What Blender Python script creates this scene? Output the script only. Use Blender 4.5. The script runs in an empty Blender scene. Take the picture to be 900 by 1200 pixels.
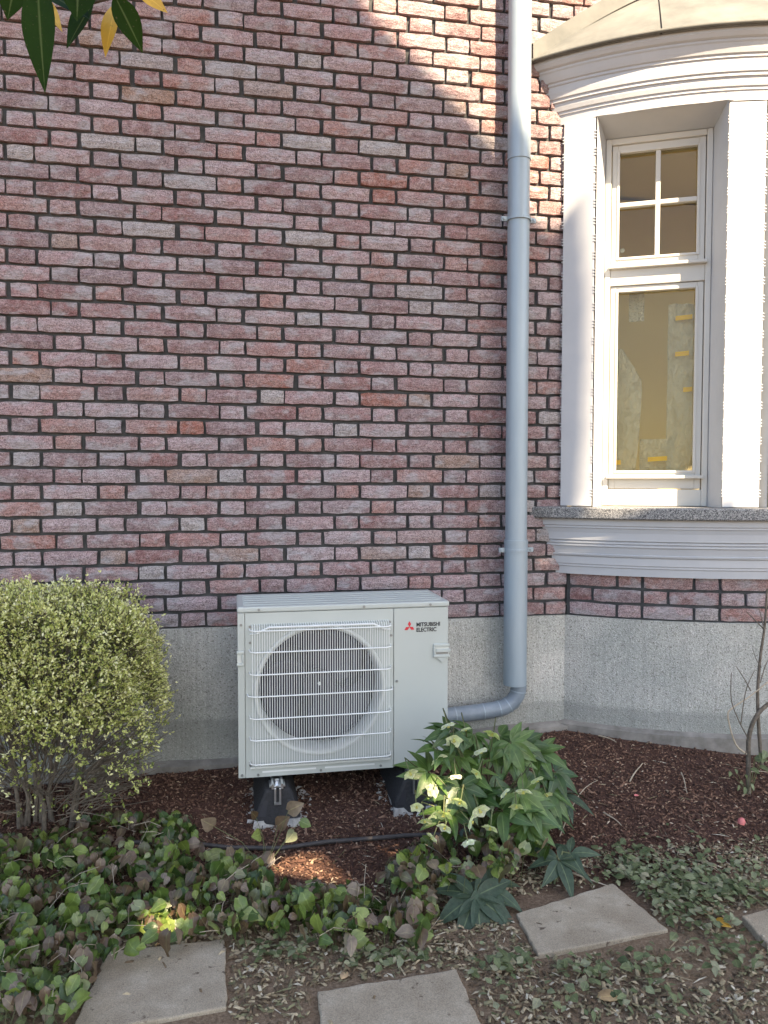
import bpy, math, random
import numpy as np
from mathutils import Vector, Matrix

random.seed(7); rng = np.random.default_rng(7)
S = bpy.context.scene
COL = S.collection
rad = math.radians

# ------------------------------------------------------------------ camera, sky, sun, exposure
CAM = Vector((-0.0133, -3.4288, 1.1577)); YAW, PITCH, ROLL = rad(11.1), rad(2.372), rad(0.042)
FW = Vector((math.sin(YAW)*math.cos(PITCH), math.cos(YAW)*math.cos(PITCH), -math.sin(PITCH)))
RT = Vector((math.cos(YAW), -math.sin(YAW), 0)); UP = RT.cross(FW)
RT, UP = RT*math.cos(ROLL)+UP*math.sin(ROLL), UP*math.cos(ROLL)-RT*math.sin(ROLL)
cd = bpy.data.cameras.new('camera'); cam = bpy.data.objects.new('camera', cd); COL.objects.link(cam)
cam.matrix_world = Matrix(((RT.x, UP.x, -FW.x, CAM.x), (RT.y, UP.y, -FW.y, CAM.y), (RT.z, UP.z, -FW.z, CAM.z), (0, 0, 0, 1)))
cd.sensor_fit = 'HORIZONTAL'; cd.sensor_width = 36; cd.lens = 36; cd.clip_end = 500; cd.clip_start = .02
S.camera = cam
S.render.resolution_x, S.render.resolution_y = 768, 1024

SUN_AZ, SUN_EL = rad(19), rad(45)          # azimuth to the right of the wall's normal
SD = Vector((math.sin(SUN_AZ)*math.cos(SUN_EL), -math.cos(SUN_AZ)*math.cos(SUN_EL), math.sin(SUN_EL)))
W = bpy.data.worlds.new('World'); S.world = W; W.use_nodes = True
nt = W.node_tree; bg = nt.nodes['Background']
sky = nt.nodes.new('ShaderNodeTexSky'); sky.sky_type = 'NISHITA'; sky.sun_disc = False
sky.sun_elevation = SUN_EL; sky.sun_rotation = math.atan2(SD.x, SD.y)
sky.air_density = 1.0; sky.dust_density = 2.0; sky.ozone_density = 1.0
nt.links.new(sky.outputs[0], bg.inputs[0]); bg.inputs[1].default_value = 0.06
sl = bpy.data.lights.new('sun', 'SUN'); so = bpy.data.objects.new('sun', sl); COL.objects.link(so)
sl.energy = 3.1; sl.angle = rad(0.55); sl.color = (1.0, 0.78, 0.53)
so.rotation_euler = (-SD).to_track_quat('-Z', 'Y').to_euler()
S.view_settings.view_transform = 'Standard'; S.view_settings.look = 'None'
S.view_settings.exposure = 2.9; S.view_settings.gamma = 1

# ------------------------------------------------------------------ helpers
def ray(px, py): return FW + RT*((px-450)/900) + UP*((600-py)/900)
def at(px, py, y):                # point of the plane y = const seen at a photo pixel
    d = ray(px, py); return CAM + d*((y-CAM.y)/d.y)
def gat(px, py, z=-.14):
    d = ray(px, py); return CAM + d*((z-CAM.z)/d.z)
def sm(a, b, x):
    t = np.clip((x-a)/(b-a), 0, 1); return t*t*(3-2*t)
def gz(x, y):                     # height of the ground
    return (-.142 + .03*sm(-.6, 0, y) + .075*sm(.75, 1.5, x)*sm(-1.1, -.1, y)
            - .024*np.exp(-((x-.145)**2+(y+.56)**2)/.05) - .024*np.exp(-((x-.69)**2+(y+.56)**2)/.05)
            + .008*np.sin(3.1*x+1.3)*np.cos(4.3*y) + .004*np.sin(9*x+2*y)*np.sin(8*y+1))

class MB:
    def __init__(s): s.v = []; s.f = []; s.m = []; s.r = []; s.q = {}
    def add(s, vs, fs, mi=0, rnd=0.0):
        o = len(s.v); s.v += [tuple(p) for p in vs]; s.r += [rnd]*len(vs)
        s.f += [tuple(i+o for i in q) for q in fs]; s.m += [mi]*len(fs); return s
    def box(s, a, b, M=None, mi=0, rnd=0.0):
        vs = [Vector((x, y, z)) for z in (a[2], b[2]) for y in (a[1], b[1]) for x in (a[0], b[0])]
        if M: vs = [M @ p for p in vs]
        return s.add(vs, [(0, 2, 3, 1), (4, 5, 7, 6), (0, 1, 5, 4), (2, 6, 7, 3), (0, 4, 6, 2), (1, 3, 7, 5)], mi, rnd)
    def tube(s, pts, r, n=8, cap=True, mi=0, rnd=0.0):
        pts = [Vector(p) for p in pts]; L = len(pts); vs = []; fs = []
        rr = r if hasattr(r, '__len__') else [r]*L
        u = None
        for i, p in enumerate(pts):
            t = (pts[min(i+1, L-1)]-pts[max(i-1, 0)])
            t = t.normalized() if t.length > 1e-9 else Vector((0, 0, 1))
            if u is None: u = t.orthogonal().normalized()
            else:
                u = u - t*u.dot(t); u = u.normalized() if u.length > 1e-6 else t.orthogonal().normalized()
            w = t.cross(u)
            for k in range(n):
                a = 2*math.pi*k/n; vs.append(p+(u*math.cos(a)+w*math.sin(a))*rr[i])
        for i in range(L-1):
            for k in range(n):
                k2 = (k+1) % n; fs.append((i*n+k, i*n+k2, (i+1)*n+k2, (i+1)*n+k))
        if cap:
            o = len(vs); vs += vs[:n]+vs[(L-1)*n:L*n]
            fs += [tuple(range(o+n-1, o-1, -1)), tuple(o+n+k for k in range(n))]
        return s.add(vs, fs, mi, rnd)
    def build(s, name, mats, parent=None, smooth=False, bevel=0, kind=None, loc=None):
        me = bpy.data.meshes.new(name); me.from_pydata(s.v, [], s.f)
        if not isinstance(mats, (list, tuple)): mats = [mats]
        for m in mats: me.materials.append(m)
        me.polygons.foreach_set('material_index', s.m)
        if any(s.r):
            a = me.attributes.new('rnd', 'FLOAT', 'POINT'); a.data.foreach_set('value', s.r)
        if s.q:
            w = np.zeros(len(s.v), dtype=np.float32); w[list(s.q.keys())] = 1
            a = me.attributes.new('mid', 'FLOAT', 'POINT'); a.data.foreach_set('value', w)
        me.update()
        return link(name, me, parent, smooth, bevel, kind, loc)

def link(name, me, parent=None, smooth=False, bevel=0, kind=None, loc=None):
    o = bpy.data.objects.new(name, me); COL.objects.link(o)
    if smooth: me.polygons.foreach_set('use_smooth', [True]*len(me.polygons))
    if parent: o.parent = parent
    if loc is not None: o.location = loc
    if bevel:
        b = o.modifiers.new('bevel', 'BEVEL'); b.width = bevel; b.segments = 2; b.limit_method = 'ANGLE'
    if kind: o['kind'] = kind
    return o
def tag(o, label, cat, group=None):
    o['label'] = label; o['category'] = cat
    if group: o['group'] = group
    return o
def thing(name, label, cat, loc=(0, 0, 0), group=None):
    o = bpy.data.objects.new(name, None); COL.objects.link(o); o.location = loc; o.empty_display_size = .1
    return tag(o, label, cat, group)

# ------------------------------------------------------------------ materials
def node(nt, t, **kw):
    n = nt.nodes.new('ShaderNode'+t)
    for k, v in kw.items(): setattr(n, k, v)
    return n
def ramp(nt, cols, interp='LINEAR'):
    r = node(nt, 'ValToRGB'); e = r.color_ramp; e.interpolation = interp
    n = len(cols)
    pos = [c[0] if len(c) == 2 else i/(n-1) for i, c in enumerate(cols)]
    cc = [c[1] if len(c) == 2 else c for c in cols]
    while len(e.elements) < n: e.elements.new(.5)
    for i in range(n): e.elements[i].position = pos[i]; e.elements[i].color = (*cc[i], 1)
    return r
def noise(nt, pos, scale, detail=4, rough=.6, stretch=None):
    n = node(nt, 'TexNoise'); n.inputs['Scale'].default_value = scale
    n.inputs['Detail'].default_value = detail; n.inputs['Roughness'].default_value = rough
    if stretch:
        mp = node(nt, 'Mapping'); mp.inputs['Scale'].default_value = stretch
        nt.links.new(pos, mp.inputs[0]); pos = mp.outputs[0]
    nt.links.new(pos, n.inputs['Vector']); return n
def mixc(nt, fac, a, b, mode='MIX'):
    m = node(nt, 'Mix', data_type='RGBA', blend_type=mode)
    for i, v in ((0, fac), (6, a), (7, b)):
        if isinstance(v, (int, float)): m.inputs[i].default_value = v
        elif isinstance(v, tuple): m.inputs[i].default_value = (*v, 1)
        else: nt.links.new(v, m.inputs[i])
    return m.outputs[2]
def new(name):
    m = bpy.data.materials.new(name); m.use_nodes = True; t = m.node_tree
    b = t.nodes['Principled BSDF']; pos = node(t, 'NewGeometry').outputs['Position']
    return m, t, b, pos
def bump(t, b, h, strength, dist=.01, prev=None):
    n = node(t, 'Bump'); n.inputs['Strength'].default_value = strength; n.inputs['Distance'].default_value = dist
    t.links.new(h, n.inputs['Height'])
    if prev: t.links.new(prev, n.inputs['Normal'])
    t.links.new(n.outputs[0], b.inputs['Normal']); return n.outputs[0]
def simple(name, cols, rough=.5, nscale=20, bstr=.0, bscale=200, metal=0, spec=.5, stretch=None, bdist=.004):
    m, t, b, pos = new(name)
    if len(cols) == 1: b.inputs['Base Color'].default_value = (*cols[0], 1)
    else:
        n = noise(t, pos, nscale, 5, .6, stretch); r = ramp(t, [(.3+.4*i/(len(cols)-1), c) for i, c in enumerate(cols)])
        t.links.new(n.outputs[0], r.inputs[0]); t.links.new(r.outputs[0], b.inputs['Base Color'])
    b.inputs['Roughness'].default_value = rough; b.inputs['Metallic'].default_value = metal
    b.inputs['Specular IOR Level'].default_value = spec
    if bstr:
        bn = noise(t, pos, bscale, 5, .65, stretch); bump(t, b, bn.outputs[0], bstr, bdist)
    return m

def brick_mat(name, joined):
    m, t, b, pos = new(name)
    if joined: rv = node(t, 'Attribute', attribute_name='rnd').outputs['Fac']
    else: rv = node(t, 'ObjectInfo').outputs['Random']
    r = ramp(t, [(0, (.28, .155, .15)), (.12, (.37, .24, .24)), (.25, (.24, .115, .105)), (.37, (.38, .285, .29)), (.48, (.215, .125, .125)), (.58, (.34, .18, .15)),
                 (.68, (.37, .27, .265)), (.77, (.25, .18, .185)), (.83, (.33, .175, .155)), (.90, (.31, .285, .275)), (.935, (.30, .11, .07)), (.955, (.29, .19, .13)), (.975, (.38, .36, .34))], 'CONSTANT')
    t.links.new(rv, r.inputs[0])
    n1 = noise(t, pos, 3.0, 3, .6); n2 = noise(t, pos, 26, 6, .7); n3 = noise(t, pos, 240, 4, .75, (1, 1, 1))
    c = mixc(t, .20, r.outputs[0], (.36, .245, .24))
    r1 = ramp(t, [(.38, (0, 0, 0)), (.7, (1, 1, 1))]); t.links.new(n1.outputs[0], r1.inputs[0])
    c = mixc(t, r1.outputs[0], c, mixc(t, .60, c, (.33, .305, .315)))           # greyer areas of the wall
    r2 = ramp(t, [(.42, (0, 0, 0)), (.72, (1, 1, 1))]); t.links.new(n2.outputs[0], r2.inputs[0])
    c = mixc(t, r2.outputs[0], c, mixc(t, .50, c, (.50, .45, .44)))             # lime bloom
    r3 = ramp(t, [(.38, (.42, .41, .41)), (.48, (1, 1, 1)), (.64, (1.4, 1.37, 1.36))]); t.links.new(n3.outputs[0], r3.inputs[0])
    c = mixc(t, 1.0, c, r3.outputs[0], 'MULTIPLY')
    n5 = noise(t, pos, 8.5, 3, .55, (1, 1, 1.6)); r5 = ramp(t, [(.52, (0, 0, 0)), (.60, (1, 1, 1))]); t.links.new(n5.outputs[0], r5.inputs[0])
    c = mixc(t, r5.outputs[0], c, mixc(t, .55, c, (.40, .39, .395)))                                          # cement grey patches
    n6 = noise(t, pos, 42, 5, .7, (.45, 1, 1.3)); r6 = ramp(t, [(.455, (1, 1, 1)), (.485, (.50, .46, .45)), (.50, (.50, .46, .45)), (.53, (1, 1, 1))]); t.links.new(n6.outputs[0], r6.inputs[0])
    c = mixc(t, .7, c, mixc(t, 1.0, c, r6.outputs[0], 'MULTIPLY'))                                             # shade in folds of the hand thrown clay, painted as dark lines
    c = mixc(t, 1.0, c, (.93, .955, .985), 'MULTIPLY')
    t.links.new(c, b.inputs['Base Color']); b.inputs['Roughness'].default_value = .92; b.inputs['Specular IOR Level'].default_value = .15
    nb = noise(t, pos, 34, 6, .7, (.55, 1, 1.5)); p = bump(t, b, nb.outputs[0], .9, .016)
    bump(t, b, n3.outputs[0], .7, .004, p)
    return m

def leaf_mat(name, cols, rough=.42, trans=.3, nscale=60, spec=.5, src='rnd'):
    m, t, b, pos = new(name)
    if src == 'rnd': rv = node(t, 'Attribute', attribute_name='rnd').outputs['Fac']
    else: rv = node(t, 'ObjectInfo').outputs['Random']
    r = ramp(t, cols, 'LINEAR'); t.links.new(rv, r.inputs[0])
    n = noise(t, pos, nscale, 4, .6); r2 = ramp(t, [(.3, (.72, .72, .72)), (.7, (1.2, 1.2, 1.15))]); t.links.new(n.outputs[0], r2.inputs[0])
    c = mixc(t, 1.0, r.outputs[0], r2.outputs[0], 'MULTIPLY')
    md = node(t, 'Attribute', attribute_name='mid').outputs['Fac']
    vr = ramp(t, [(.90, (0, 0, 0)), (.985, (1, 1, 1))]); t.links.new(md, vr.inputs[0])
    c = mixc(t, vr.outputs[0], c, mixc(t, .22, mixc(t, 1.0, c, (1.4, 1.4, 1.25), 'MULTIPLY'), (.30, .34, .16)))      # midrib
    bl = noise(t, pos, 210, 3, .5); br = ramp(t, [(.66, (0, 0, 0)), (.72, (1, 1, 1))]); t.links.new(bl.outputs[0], br.inputs[0])
    c = mixc(t, br.outputs[0], c, mixc(t, .6, c, (.10, .075, .045)))                                               # blemishes
    t.links.new(c, b.inputs['Base Color']); b.inputs['Roughness'].default_value = rough; b.inputs['Specular IOR Level'].default_value = spec
    bump(t, b, n.outputs[0], .35, .006)
    tr = node(t, 'BsdfTranslucent'); t.links.new(mixc(t, 1.0, c, (1.3, 1.4, .7), 'MULTIPLY'), tr.inputs[0])
    mx = node(t, 'MixShader'); mx.inputs[0].default_value = trans
    t.links.new(b.outputs[0], mx.inputs[1]); t.links.new(tr.outputs[0], mx.inputs[2])
    t.links.new(mx.outputs[0], t.nodes['Material Output'].inputs[0])
    return m

def plinth_mat():
    m, t, b, pos = new('washed_concrete')
    v = node(t, 'TexVoronoi'); v.inputs['Scale'].default_value = 230; t.links.new(pos, v.inputs['Vector'])
    r = ramp(t, [(.0, (.22, .21, .19)), (.10, (.40, .405, .395)), (.55, (.455, .46, .445)), (.85, (.50, .505, .49)), (1, (.62, .62, .61))])
    sx = node(t, 'SeparateColor'); t.links.new(v.outputs['Color'], sx.inputs[0]); t.links.new(sx.outputs[0], r.inputs[0])
    n = noise(t, pos, 2.2, 5, .6); r2 = ramp(t, [(.3, (.66, .69, .66)), (.7, (1.06, 1.03, .98))]); t.links.new(n.outputs[0], r2.inputs[0])
    c = mixc(t, 1, r.outputs[0], r2.outputs[0], 'MULTIPLY')
    n4 = noise(t, pos, 60, 5, .7); r4 = ramp(t, [(.33, (.62, .61, .58)), (.42, (1, 1, 1))]); t.links.new(n4.outputs[0], r4.inputs[0])
    c = mixc(t, .75, c, mixc(t, 1, c, r4.outputs[0], 'MULTIPLY'))
    # vertical comb tooling, plain damp band near the ground
    w = noise(t, pos, 1.0, 2, .5, (95, 95, 1.2)); rw = ramp(t, [(.4, (.94, .94, .94)), (.6, (1.03, 1.03, 1.03))]); t.links.new(w.outputs[0], rw.inputs[0])
    c = mixc(t, 1, c, rw.outputs[0], 'MULTIPLY')
    sp = node(t, 'SeparateXYZ'); t.links.new(pos, sp.inputs[0])
    nn = node(t, 'Math', operation='MULTIPLY_ADD'); nn.inputs[1].default_value = .10; t.links.new(n.outputs[0], nn.inputs[0]); t.links.new(sp.outputs[2], nn.inputs[2])
    mr = node(t, 'MapRange'); mr.inputs[1].default_value = .135; mr.inputs[2].default_value = .155; t.links.new(nn.outputs[0], mr.inputs[0])
    damp = mixc(t, .30, mixc(t, 1, c, (.80, .82, .81), 'MULTIPLY'), (.26, .26, .245))
    c = mixc(t, mr.outputs[0], damp, c)
    t.links.new(c, b.inputs['Base Color']); b.inputs['Roughness'].default_value = .95; b.inputs['Specular IOR Level'].default_value = .15
    p = bump(t, b, v.outputs['Distance'], .55, .006); bump(t, b, w.outputs[0], .25, .005, p)
    return m

def ground_mat():
    m, t, b, pos = new('soil')
    n = noise(t, pos, 7, 6, .7); f = noise(t, pos, 120, 5, .75); g = noise(t, pos, 1.7, 3)
    mulch = ramp(t, [(.3, (.035, .019, .014)), (.55, (.09, .048, .035)), (.75, (.15, .092, .068))]); t.links.new(f.outputs[0], mulch.inputs[0])
    soil = ramp(t, [(.3, (.10, .068, .043)), (.5, (.20, .142, .092)), (.72, (.31, .235, .16))]); t.links.new(f.outputs[0], soil.inputs[0])
    sp = node(t, 'SeparateXYZ'); t.links.new(pos, sp.inputs[0])
    a = node(t, 'Math', operation='MULTIPLY_ADD'); a.inputs[1].default_value = .8; t.links.new(g.outputs[0], a.inputs[0]); t.links.new(sp.outputs[1], a.inputs[2])
    mr = node(t, 'MapRange'); mr.inputs[1].default_value = -.95; mr.inputs[2].default_value = -.70; t.links.new(a.outputs[0], mr.inputs[0])
    c = mixc(t, mr.outputs[0], soil.outputs[0], mulch.outputs[0])
    t.links.new(c, b.inputs['Base Color']); b.inputs['Roughness'].default_value = .95; b.inputs['Specular IOR Level'].default_value = .2
    p = bump(t, b, n.outputs[0], .6, .03); bump(t, b, f.outputs[0], .8, .008, p)
    return m

def attr_mat(name, cols, rough=.85, src='rnd', spec=.25, interp='LINEAR', nscale=90):
    m, t, b, pos = new(name)
    rv = node(t, 'Attribute', attribute_name='rnd').outputs['Fac']
    r = ramp(t, cols, interp); t.links.new(rv, r.inputs[0])
    n = noise(t, pos, nscale, 4); r2 = ramp(t, [(.3, (.7, .7, .7)), (.7, (1.2, 1.2, 1.2))]); t.links.new(n.outputs[0], r2.inputs[0])
    t.links.new(mixc(t, 1, r.outputs[0], r2.outputs[0], 'MULTIPLY'), b.inputs['Base Color'])
    b.inputs['Roughness'].default_value = rough; b.inputs['Specular IOR Level'].default_value = spec
    return m

def slab_mat():
    m, t, b, pos = new('slab_concrete')
    n = noise(t, pos, 9, 6, .65); f = noise(t, pos, 330, 3, .7); k = noise(t, pos, 34, 3, .5)
    r = ramp(t, [(.3, (.26, .215, .155)), (.55, (.34, .29, .215)), (.78, (.44, .385, .30))]); t.links.new(n.outputs[0], r.inputs[0])
    rf = ramp(t, [(.35, (.7, .7, .7)), (.65, (1.2, 1.2, 1.2))]); t.links.new(f.outputs[0], rf.inputs[0])
    c = mixc(t, 1, r.outputs[0], rf.outputs[0], 'MULTIPLY')
    rk = ramp(t, [(.66, (0, 0, 0)), (.74, (1, 1, 1))]); t.links.new(k.outputs[0], rk.inputs[0])
    c = mixc(t, rk.outputs[0], c, (.10, .075, .055))
    t.links.new(c, b.inputs['Base Color']); b.inputs['Roughness'].default_value = .9; b.inputs['Specular IOR Level'].default_value = .2
    p = bump(t, b, n.outputs[0], .3, .01); bump(t, b, f.outputs[0], .35, .002, p)
    return m

def granite_mat():
    m, t, b, pos = new('grey_granite')
    v = node(t, 'TexVoronoi'); v.inputs['Scale'].default_value = 300; t.links.new(pos, v.inputs['Vector'])
    sx = node(t, 'SeparateColor'); t.links.new(v.outputs['Color'], sx.inputs[0])
    r = ramp(t, [(0, (.03, .03, .033)), (.3, (.10, .105, .11)), (.65, (.20, .207, .21)), (1, (.36, .36, .35))]); t.links.new(sx.outputs[0], r.inputs[0])
    t.links.new(r.outputs[0], b.inputs['Base Color']); b.inputs['Roughness'].default_value = .7
    return m

def glass_mat(name, tint=(.95, .94, .86)):
    m, t, b, pos = new(name)
    tr = node(t, 'BsdfTransparent'); tr.inputs[0].default_value = (*tint, 1)
    gl = node(t, 'BsdfGlossy'); gl.inputs['Roughness'].default_value = .01
    fr = node(t, 'Fresnel'); fr.inputs[0].default_value = 1.3
    mx = node(t, 'MixShader'); t.links.new(fr.outputs[0], mx.inputs[0]); t.links.new(tr.outputs[0], mx.inputs[1]); t.links.new(gl.outputs[0], mx.inputs[2])
    t.links.new(mx.outputs[0], t.nodes['Material Output'].inputs[0]); return m
def film_mat():
    m, t, b, pos = new('plastic_film')
    n = noise(t, pos, 14, 5, .7, (1, 1, .5)); p = node(t, 'Bump'); p.inputs['Strength'].default_value = 1; p.inputs['Distance'].default_value = .06
    t.links.new(n.outputs[0], p.inputs['Height'])
    tr = node(t, 'BsdfTransparent'); df = node(t, 'BsdfDiffuse'); df.inputs[0].default_value = (.9, .92, .85, 1)
    gl = node(t, 'BsdfGlossy'); gl.inputs['Roughness'].default_value = .10
    tl = node(t, 'BsdfTranslucent'); tl.inputs[0].default_value = (.8, .82, .74, 1)
    for x in (df, gl, tl): t.links.new(p.outputs[0], x.inputs['Normal'])
    a = node(t, 'MixShader'); a.inputs[0].default_value = .5; t.links.new(df.outputs[0], a.inputs[1]); t.links.new(gl.outputs[0], a.inputs[2])
    c = node(t, 'MixShader'); c.inputs[0].default_value = .25; t.links.new(a.outputs[0], c.inputs[1]); t.links.new(tl.outputs[0], c.inputs[2])
    d = node(t, 'MixShader'); d.inputs[0].default_value = .72; t.links.new(tr.outputs[0], d.inputs[1]); t.links.new(c.outputs[0], d.inputs[2])
    t.links.new(d.outputs[0], t.nodes['Material Output'].inputs[0]); return m

M = {}
M['brick'] = brick_mat('brick_single', False); M['brick_j'] = brick_mat('brick_joined', True)
M['mortar'] = simple('dark_mortar', [(.045, .048, .050), (.08, .083, .085)], .95, 30, .6, 260, spec=.1)
M['plinth'] = plinth_mat()
M['ledge'] = simple('ledge_concrete', [(.14, .13, .115), (.27, .255, .23)], .9, 14, .4, 120, spec=.2)
M['white'] = simple('white_paint', [(.38, .40, .43), (.42, .44, .465)], .45, 6, .08, 60, spec=.4)
M['frame'] = simple('white_frame_lacquer', [(.45, .445, .415), (.49, .485, .455)], .35, 5, .04, 80)
M['roof'] = simple('roof_sheet', [(.095, .10, .095), (.13, .134, .125), (.17, .172, .16)], .75, 5, .25, 30, spec=.3)
M['granite'] = granite_mat()
M['zinc'] = simple('weathered_zinc', [(.25, .31, .355), (.30, .36, .40)], .42, 4, .05, 25, metal=.2, stretch=(3, 3, .4))
M['steel'] = simple('galvanised_steel', [(.55, .57, .58), (.7, .71, .72)], .3, 60, .05, 200, metal=.9)
M['grey_plastic'] = simple('grey_plastic_pipe', [(.15, .185, .22), (.21, .25, .285)], .4, 20, .1, 60)
M['ivory'] = simple('ivory_sheet_metal', [(.395, .425, .40), (.43, .46, .43)], .38, 3, .03, 400)
M['ivory_dark'] = simple('ivory_plastic', [(.50, .52, .48), (.55, .57, .53)], .5, 8)
M['wire'] = simple('coated_wire', [(.66, .68, .66)], .4)
M['fan'] = simple('fan_plastic', [(.026, .024, .034), (.042, .04, .054)], .5, 10)
M['coil'] = simple('dark_coil', [(.03, .03, .035), (.07, .07, .075)], .6, 40, 0, stretch=(40, 1, 1))
M['black'] = simple('recycled_rubber', [(.012, .012, .013), (.03, .03, .032)], .8, 120, .5, 300)
M['screw'] = simple('screw_steel', [(.25, .26, .26)], .4, metal=.7)
M['red'] = simple('emblem_red', [(.55, .02, .035)], .4)
M['ink'] = simple('lettering_black', [(.02, .02, .025)], .5)
M['glass'] = glass_mat('window_glass'); M['film'] = film_mat()
M['tape'] = simple('yellow_tape', [(.70, .45, .03), (.78, .52, .05)], .6, 30)
M['room'] = simple('room_plaster', [(.66, .58, .37), (.71, .63, .42)], .9, 2, .1, 50)
M['soil'] = ground_mat()
M['slab'] = slab_mat()
M['hose'] = simple('hose_black', [(.02, .02, .02), (.06, .05, .045)], .6, 30)
M['lime'] = simple('white_mortar_crumbs', [(.26, .25, .225), (.46, .45, .42)], .95, 40, .8, 90)
M['bark'] = simple('shrub_bark', [(.07, .058, .04), (.16, .13, .10)], .9, 60, .5, 120)
M['pale_twig'] = simple('pale_twig', [(.28, .23, .16), (.42, .36, .27)], .8, 40, .3, 120)
M['green_stem'] = simple('green_stem', [(.07, .085, .03), (.15, .16, .07)], .7, 30, .3, 90)
M['mulch'] = attr_mat('bark_mulch', [(0, (.035, .020, .015)), (.35, (.085, .043, .029)), (.75, (.155, .085, .056)), (.93, (.22, .135, .09)), (.985, (.34, .24, .16)), (1, (.52, .43, .32))])
M['litter'] = attr_mat('leaf_litter', [(0, (.07, .05, .033)), (.3, (.16, .115, .07)), (.5, (.15, .15, .08)), (.7, (.30, .24, .15)), (.9, (.36, .30, .20)), (1, (.46, .42, .33))])
M['epi'] = leaf_mat('barrenwort_leaf', [(0, (.026, .048, .012)), (.22, (.06, .105, .022)), (.42, (.12, .175, .035)), (.58, (.21, .26, .06)), (.68, (.20, .225, .12)), (.75, (.075, .05, .028)), (.88, (.13, .085, .055)), (1, (.24, .19, .14))], .34, .24, 60, .5)
M['weed'] = leaf_mat('weed_leaf', [(0, (.07, .095, .04)), (.5, (.14, .165, .08)), (.8, (.22, .24, .15)), (1, (.28, .25, .17))], .55, .2, 60, .3)
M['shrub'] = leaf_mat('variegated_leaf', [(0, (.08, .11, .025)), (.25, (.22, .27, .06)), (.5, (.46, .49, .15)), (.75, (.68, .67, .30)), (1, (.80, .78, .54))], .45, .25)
M['helle'] = leaf_mat('hellebore_leaf', [(0, (.026, .062, .012)), (.5, (.055, .11, .022)), (1, (.10, .165, .036))], .42, .2, 40, src='obj')
M['helle_old'] = leaf_mat('old_hellebore_leaf', [(0, (.035, .058, .036)), (1, (.055, .082, .05))], .5, .12, 70, .3, src='obj')
M['petal'] = leaf_mat('hellebore_petal', [(0, (.55, .61, .36)), (.5, (.70, .73, .55)), (1, (.78, .79, .72))], .5, .35, 60, src='obj')
M['stamen'] = simple('stamen_yellow', [(.55, .52, .15)], .7)
M['over'] = leaf_mat('laurel_leaf', [(0, (.010, .030, .0015)), (1, (.018, .045, .002))], .6, .4, 15, .12, src='obj')
M['yellow_leaf'] = leaf_mat('yellow_leaf', [(0, (.62, .38, .06)), (1, (.66, .46, .12))], .5, .35, 20, src='obj')
M['dead'] = leaf_mat('dead_leaf', [(0, (.38, .26, .13)), (1, (.46, .32, .19))], .8, .15, 40, src='obj')
M['crown'] = simple('tree_foliage', [(.04, .07, .02), (.08, .12, .035)], .6, 3)
M['trunk'] = simple('tree_bark', [(.06, .05, .04), (.13, .11, .09)], .95, 12, .5, 30)
M['pink'] = simple('pink_petal', [(.55, .16, .15)], .6)

# ------------------------------------------------------------------ ground
def axis(lo, a, b, hi, fine, n):
    return np.concatenate([np.linspace(lo, a, n)[:-1], np.arange(a, b, fine), np.linspace(b, hi, n)])
gx = axis(-60, -1.7, 3.2, 60, .03, 14); gy = axis(-60, -3.0, .45, 20, .03, 14)
X, Y = np.meshgrid(gx, gy); Z = gz(X, Y)
V = np.stack([X, Y, Z], -1).reshape(-1, 3); nx, ny = len(gx), len(gy)
idx = np.arange(nx*ny).reshape(ny, nx)
F = np.stack([idx[:-1, :-1], idx[:-1, 1:], idx[1:, 1:], idx[1:, :-1]], -1).reshape(-1, 4)
mb = MB(); mb.v = V.tolist(); mb.f = F.tolist(); mb.m = [0]*len(F); mb.r = [0]*len(V)
g = mb.build('ground', M['soil'], smooth=True, kind='structure')

# ------------------------------------------------------------------ house wall
COURSE, PER, ST, HD, BH, Z0 = .0697, .338, .2120, .1004, .0568, .512
hw = thing('house_wall', 'red brick house wall in Flemish bond on a washed concrete plinth', 'brick wall', (0, 0, 0))
core = MB()
core.box((-5, .021, Z0-.003), (1.545, .33, 5)); core.box((1.545, .022, 3.02), (3.815, .33, 5)); core.box((3.815, .0215, -.4), (7, .33, 5))
core.box((1.53, .030, Z0-.004), (1.63, .33, .985)); core.build('mortar', M['mortar'], hw)
MB().box((-5, .003, -.5), (1.56, .33, Z0-.001)).build('plinth', M['plinth'], hw)
lb = MB()
prev = None
for x in np.linspace(-3, 1.60, 40):     # small uneven concrete ledge at the foot of the plinth
    j = random.uniform(-.006, .006); top = -.075 + .07*sm(.3, 1.45, x) + random.uniform(-.004, .004)
    ring = [(x, -.036+j, -.4), (x, -.038+j, top-.012), (x, .004, top+.004)]
    if prev is not None:
        o = len(lb.v)
        lb.add(prev+ring, [(0, 3, 4, 1), (1, 4, 5, 2)])
    prev = ring
lb.build('ledge', M['ledge'], hw)

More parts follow.
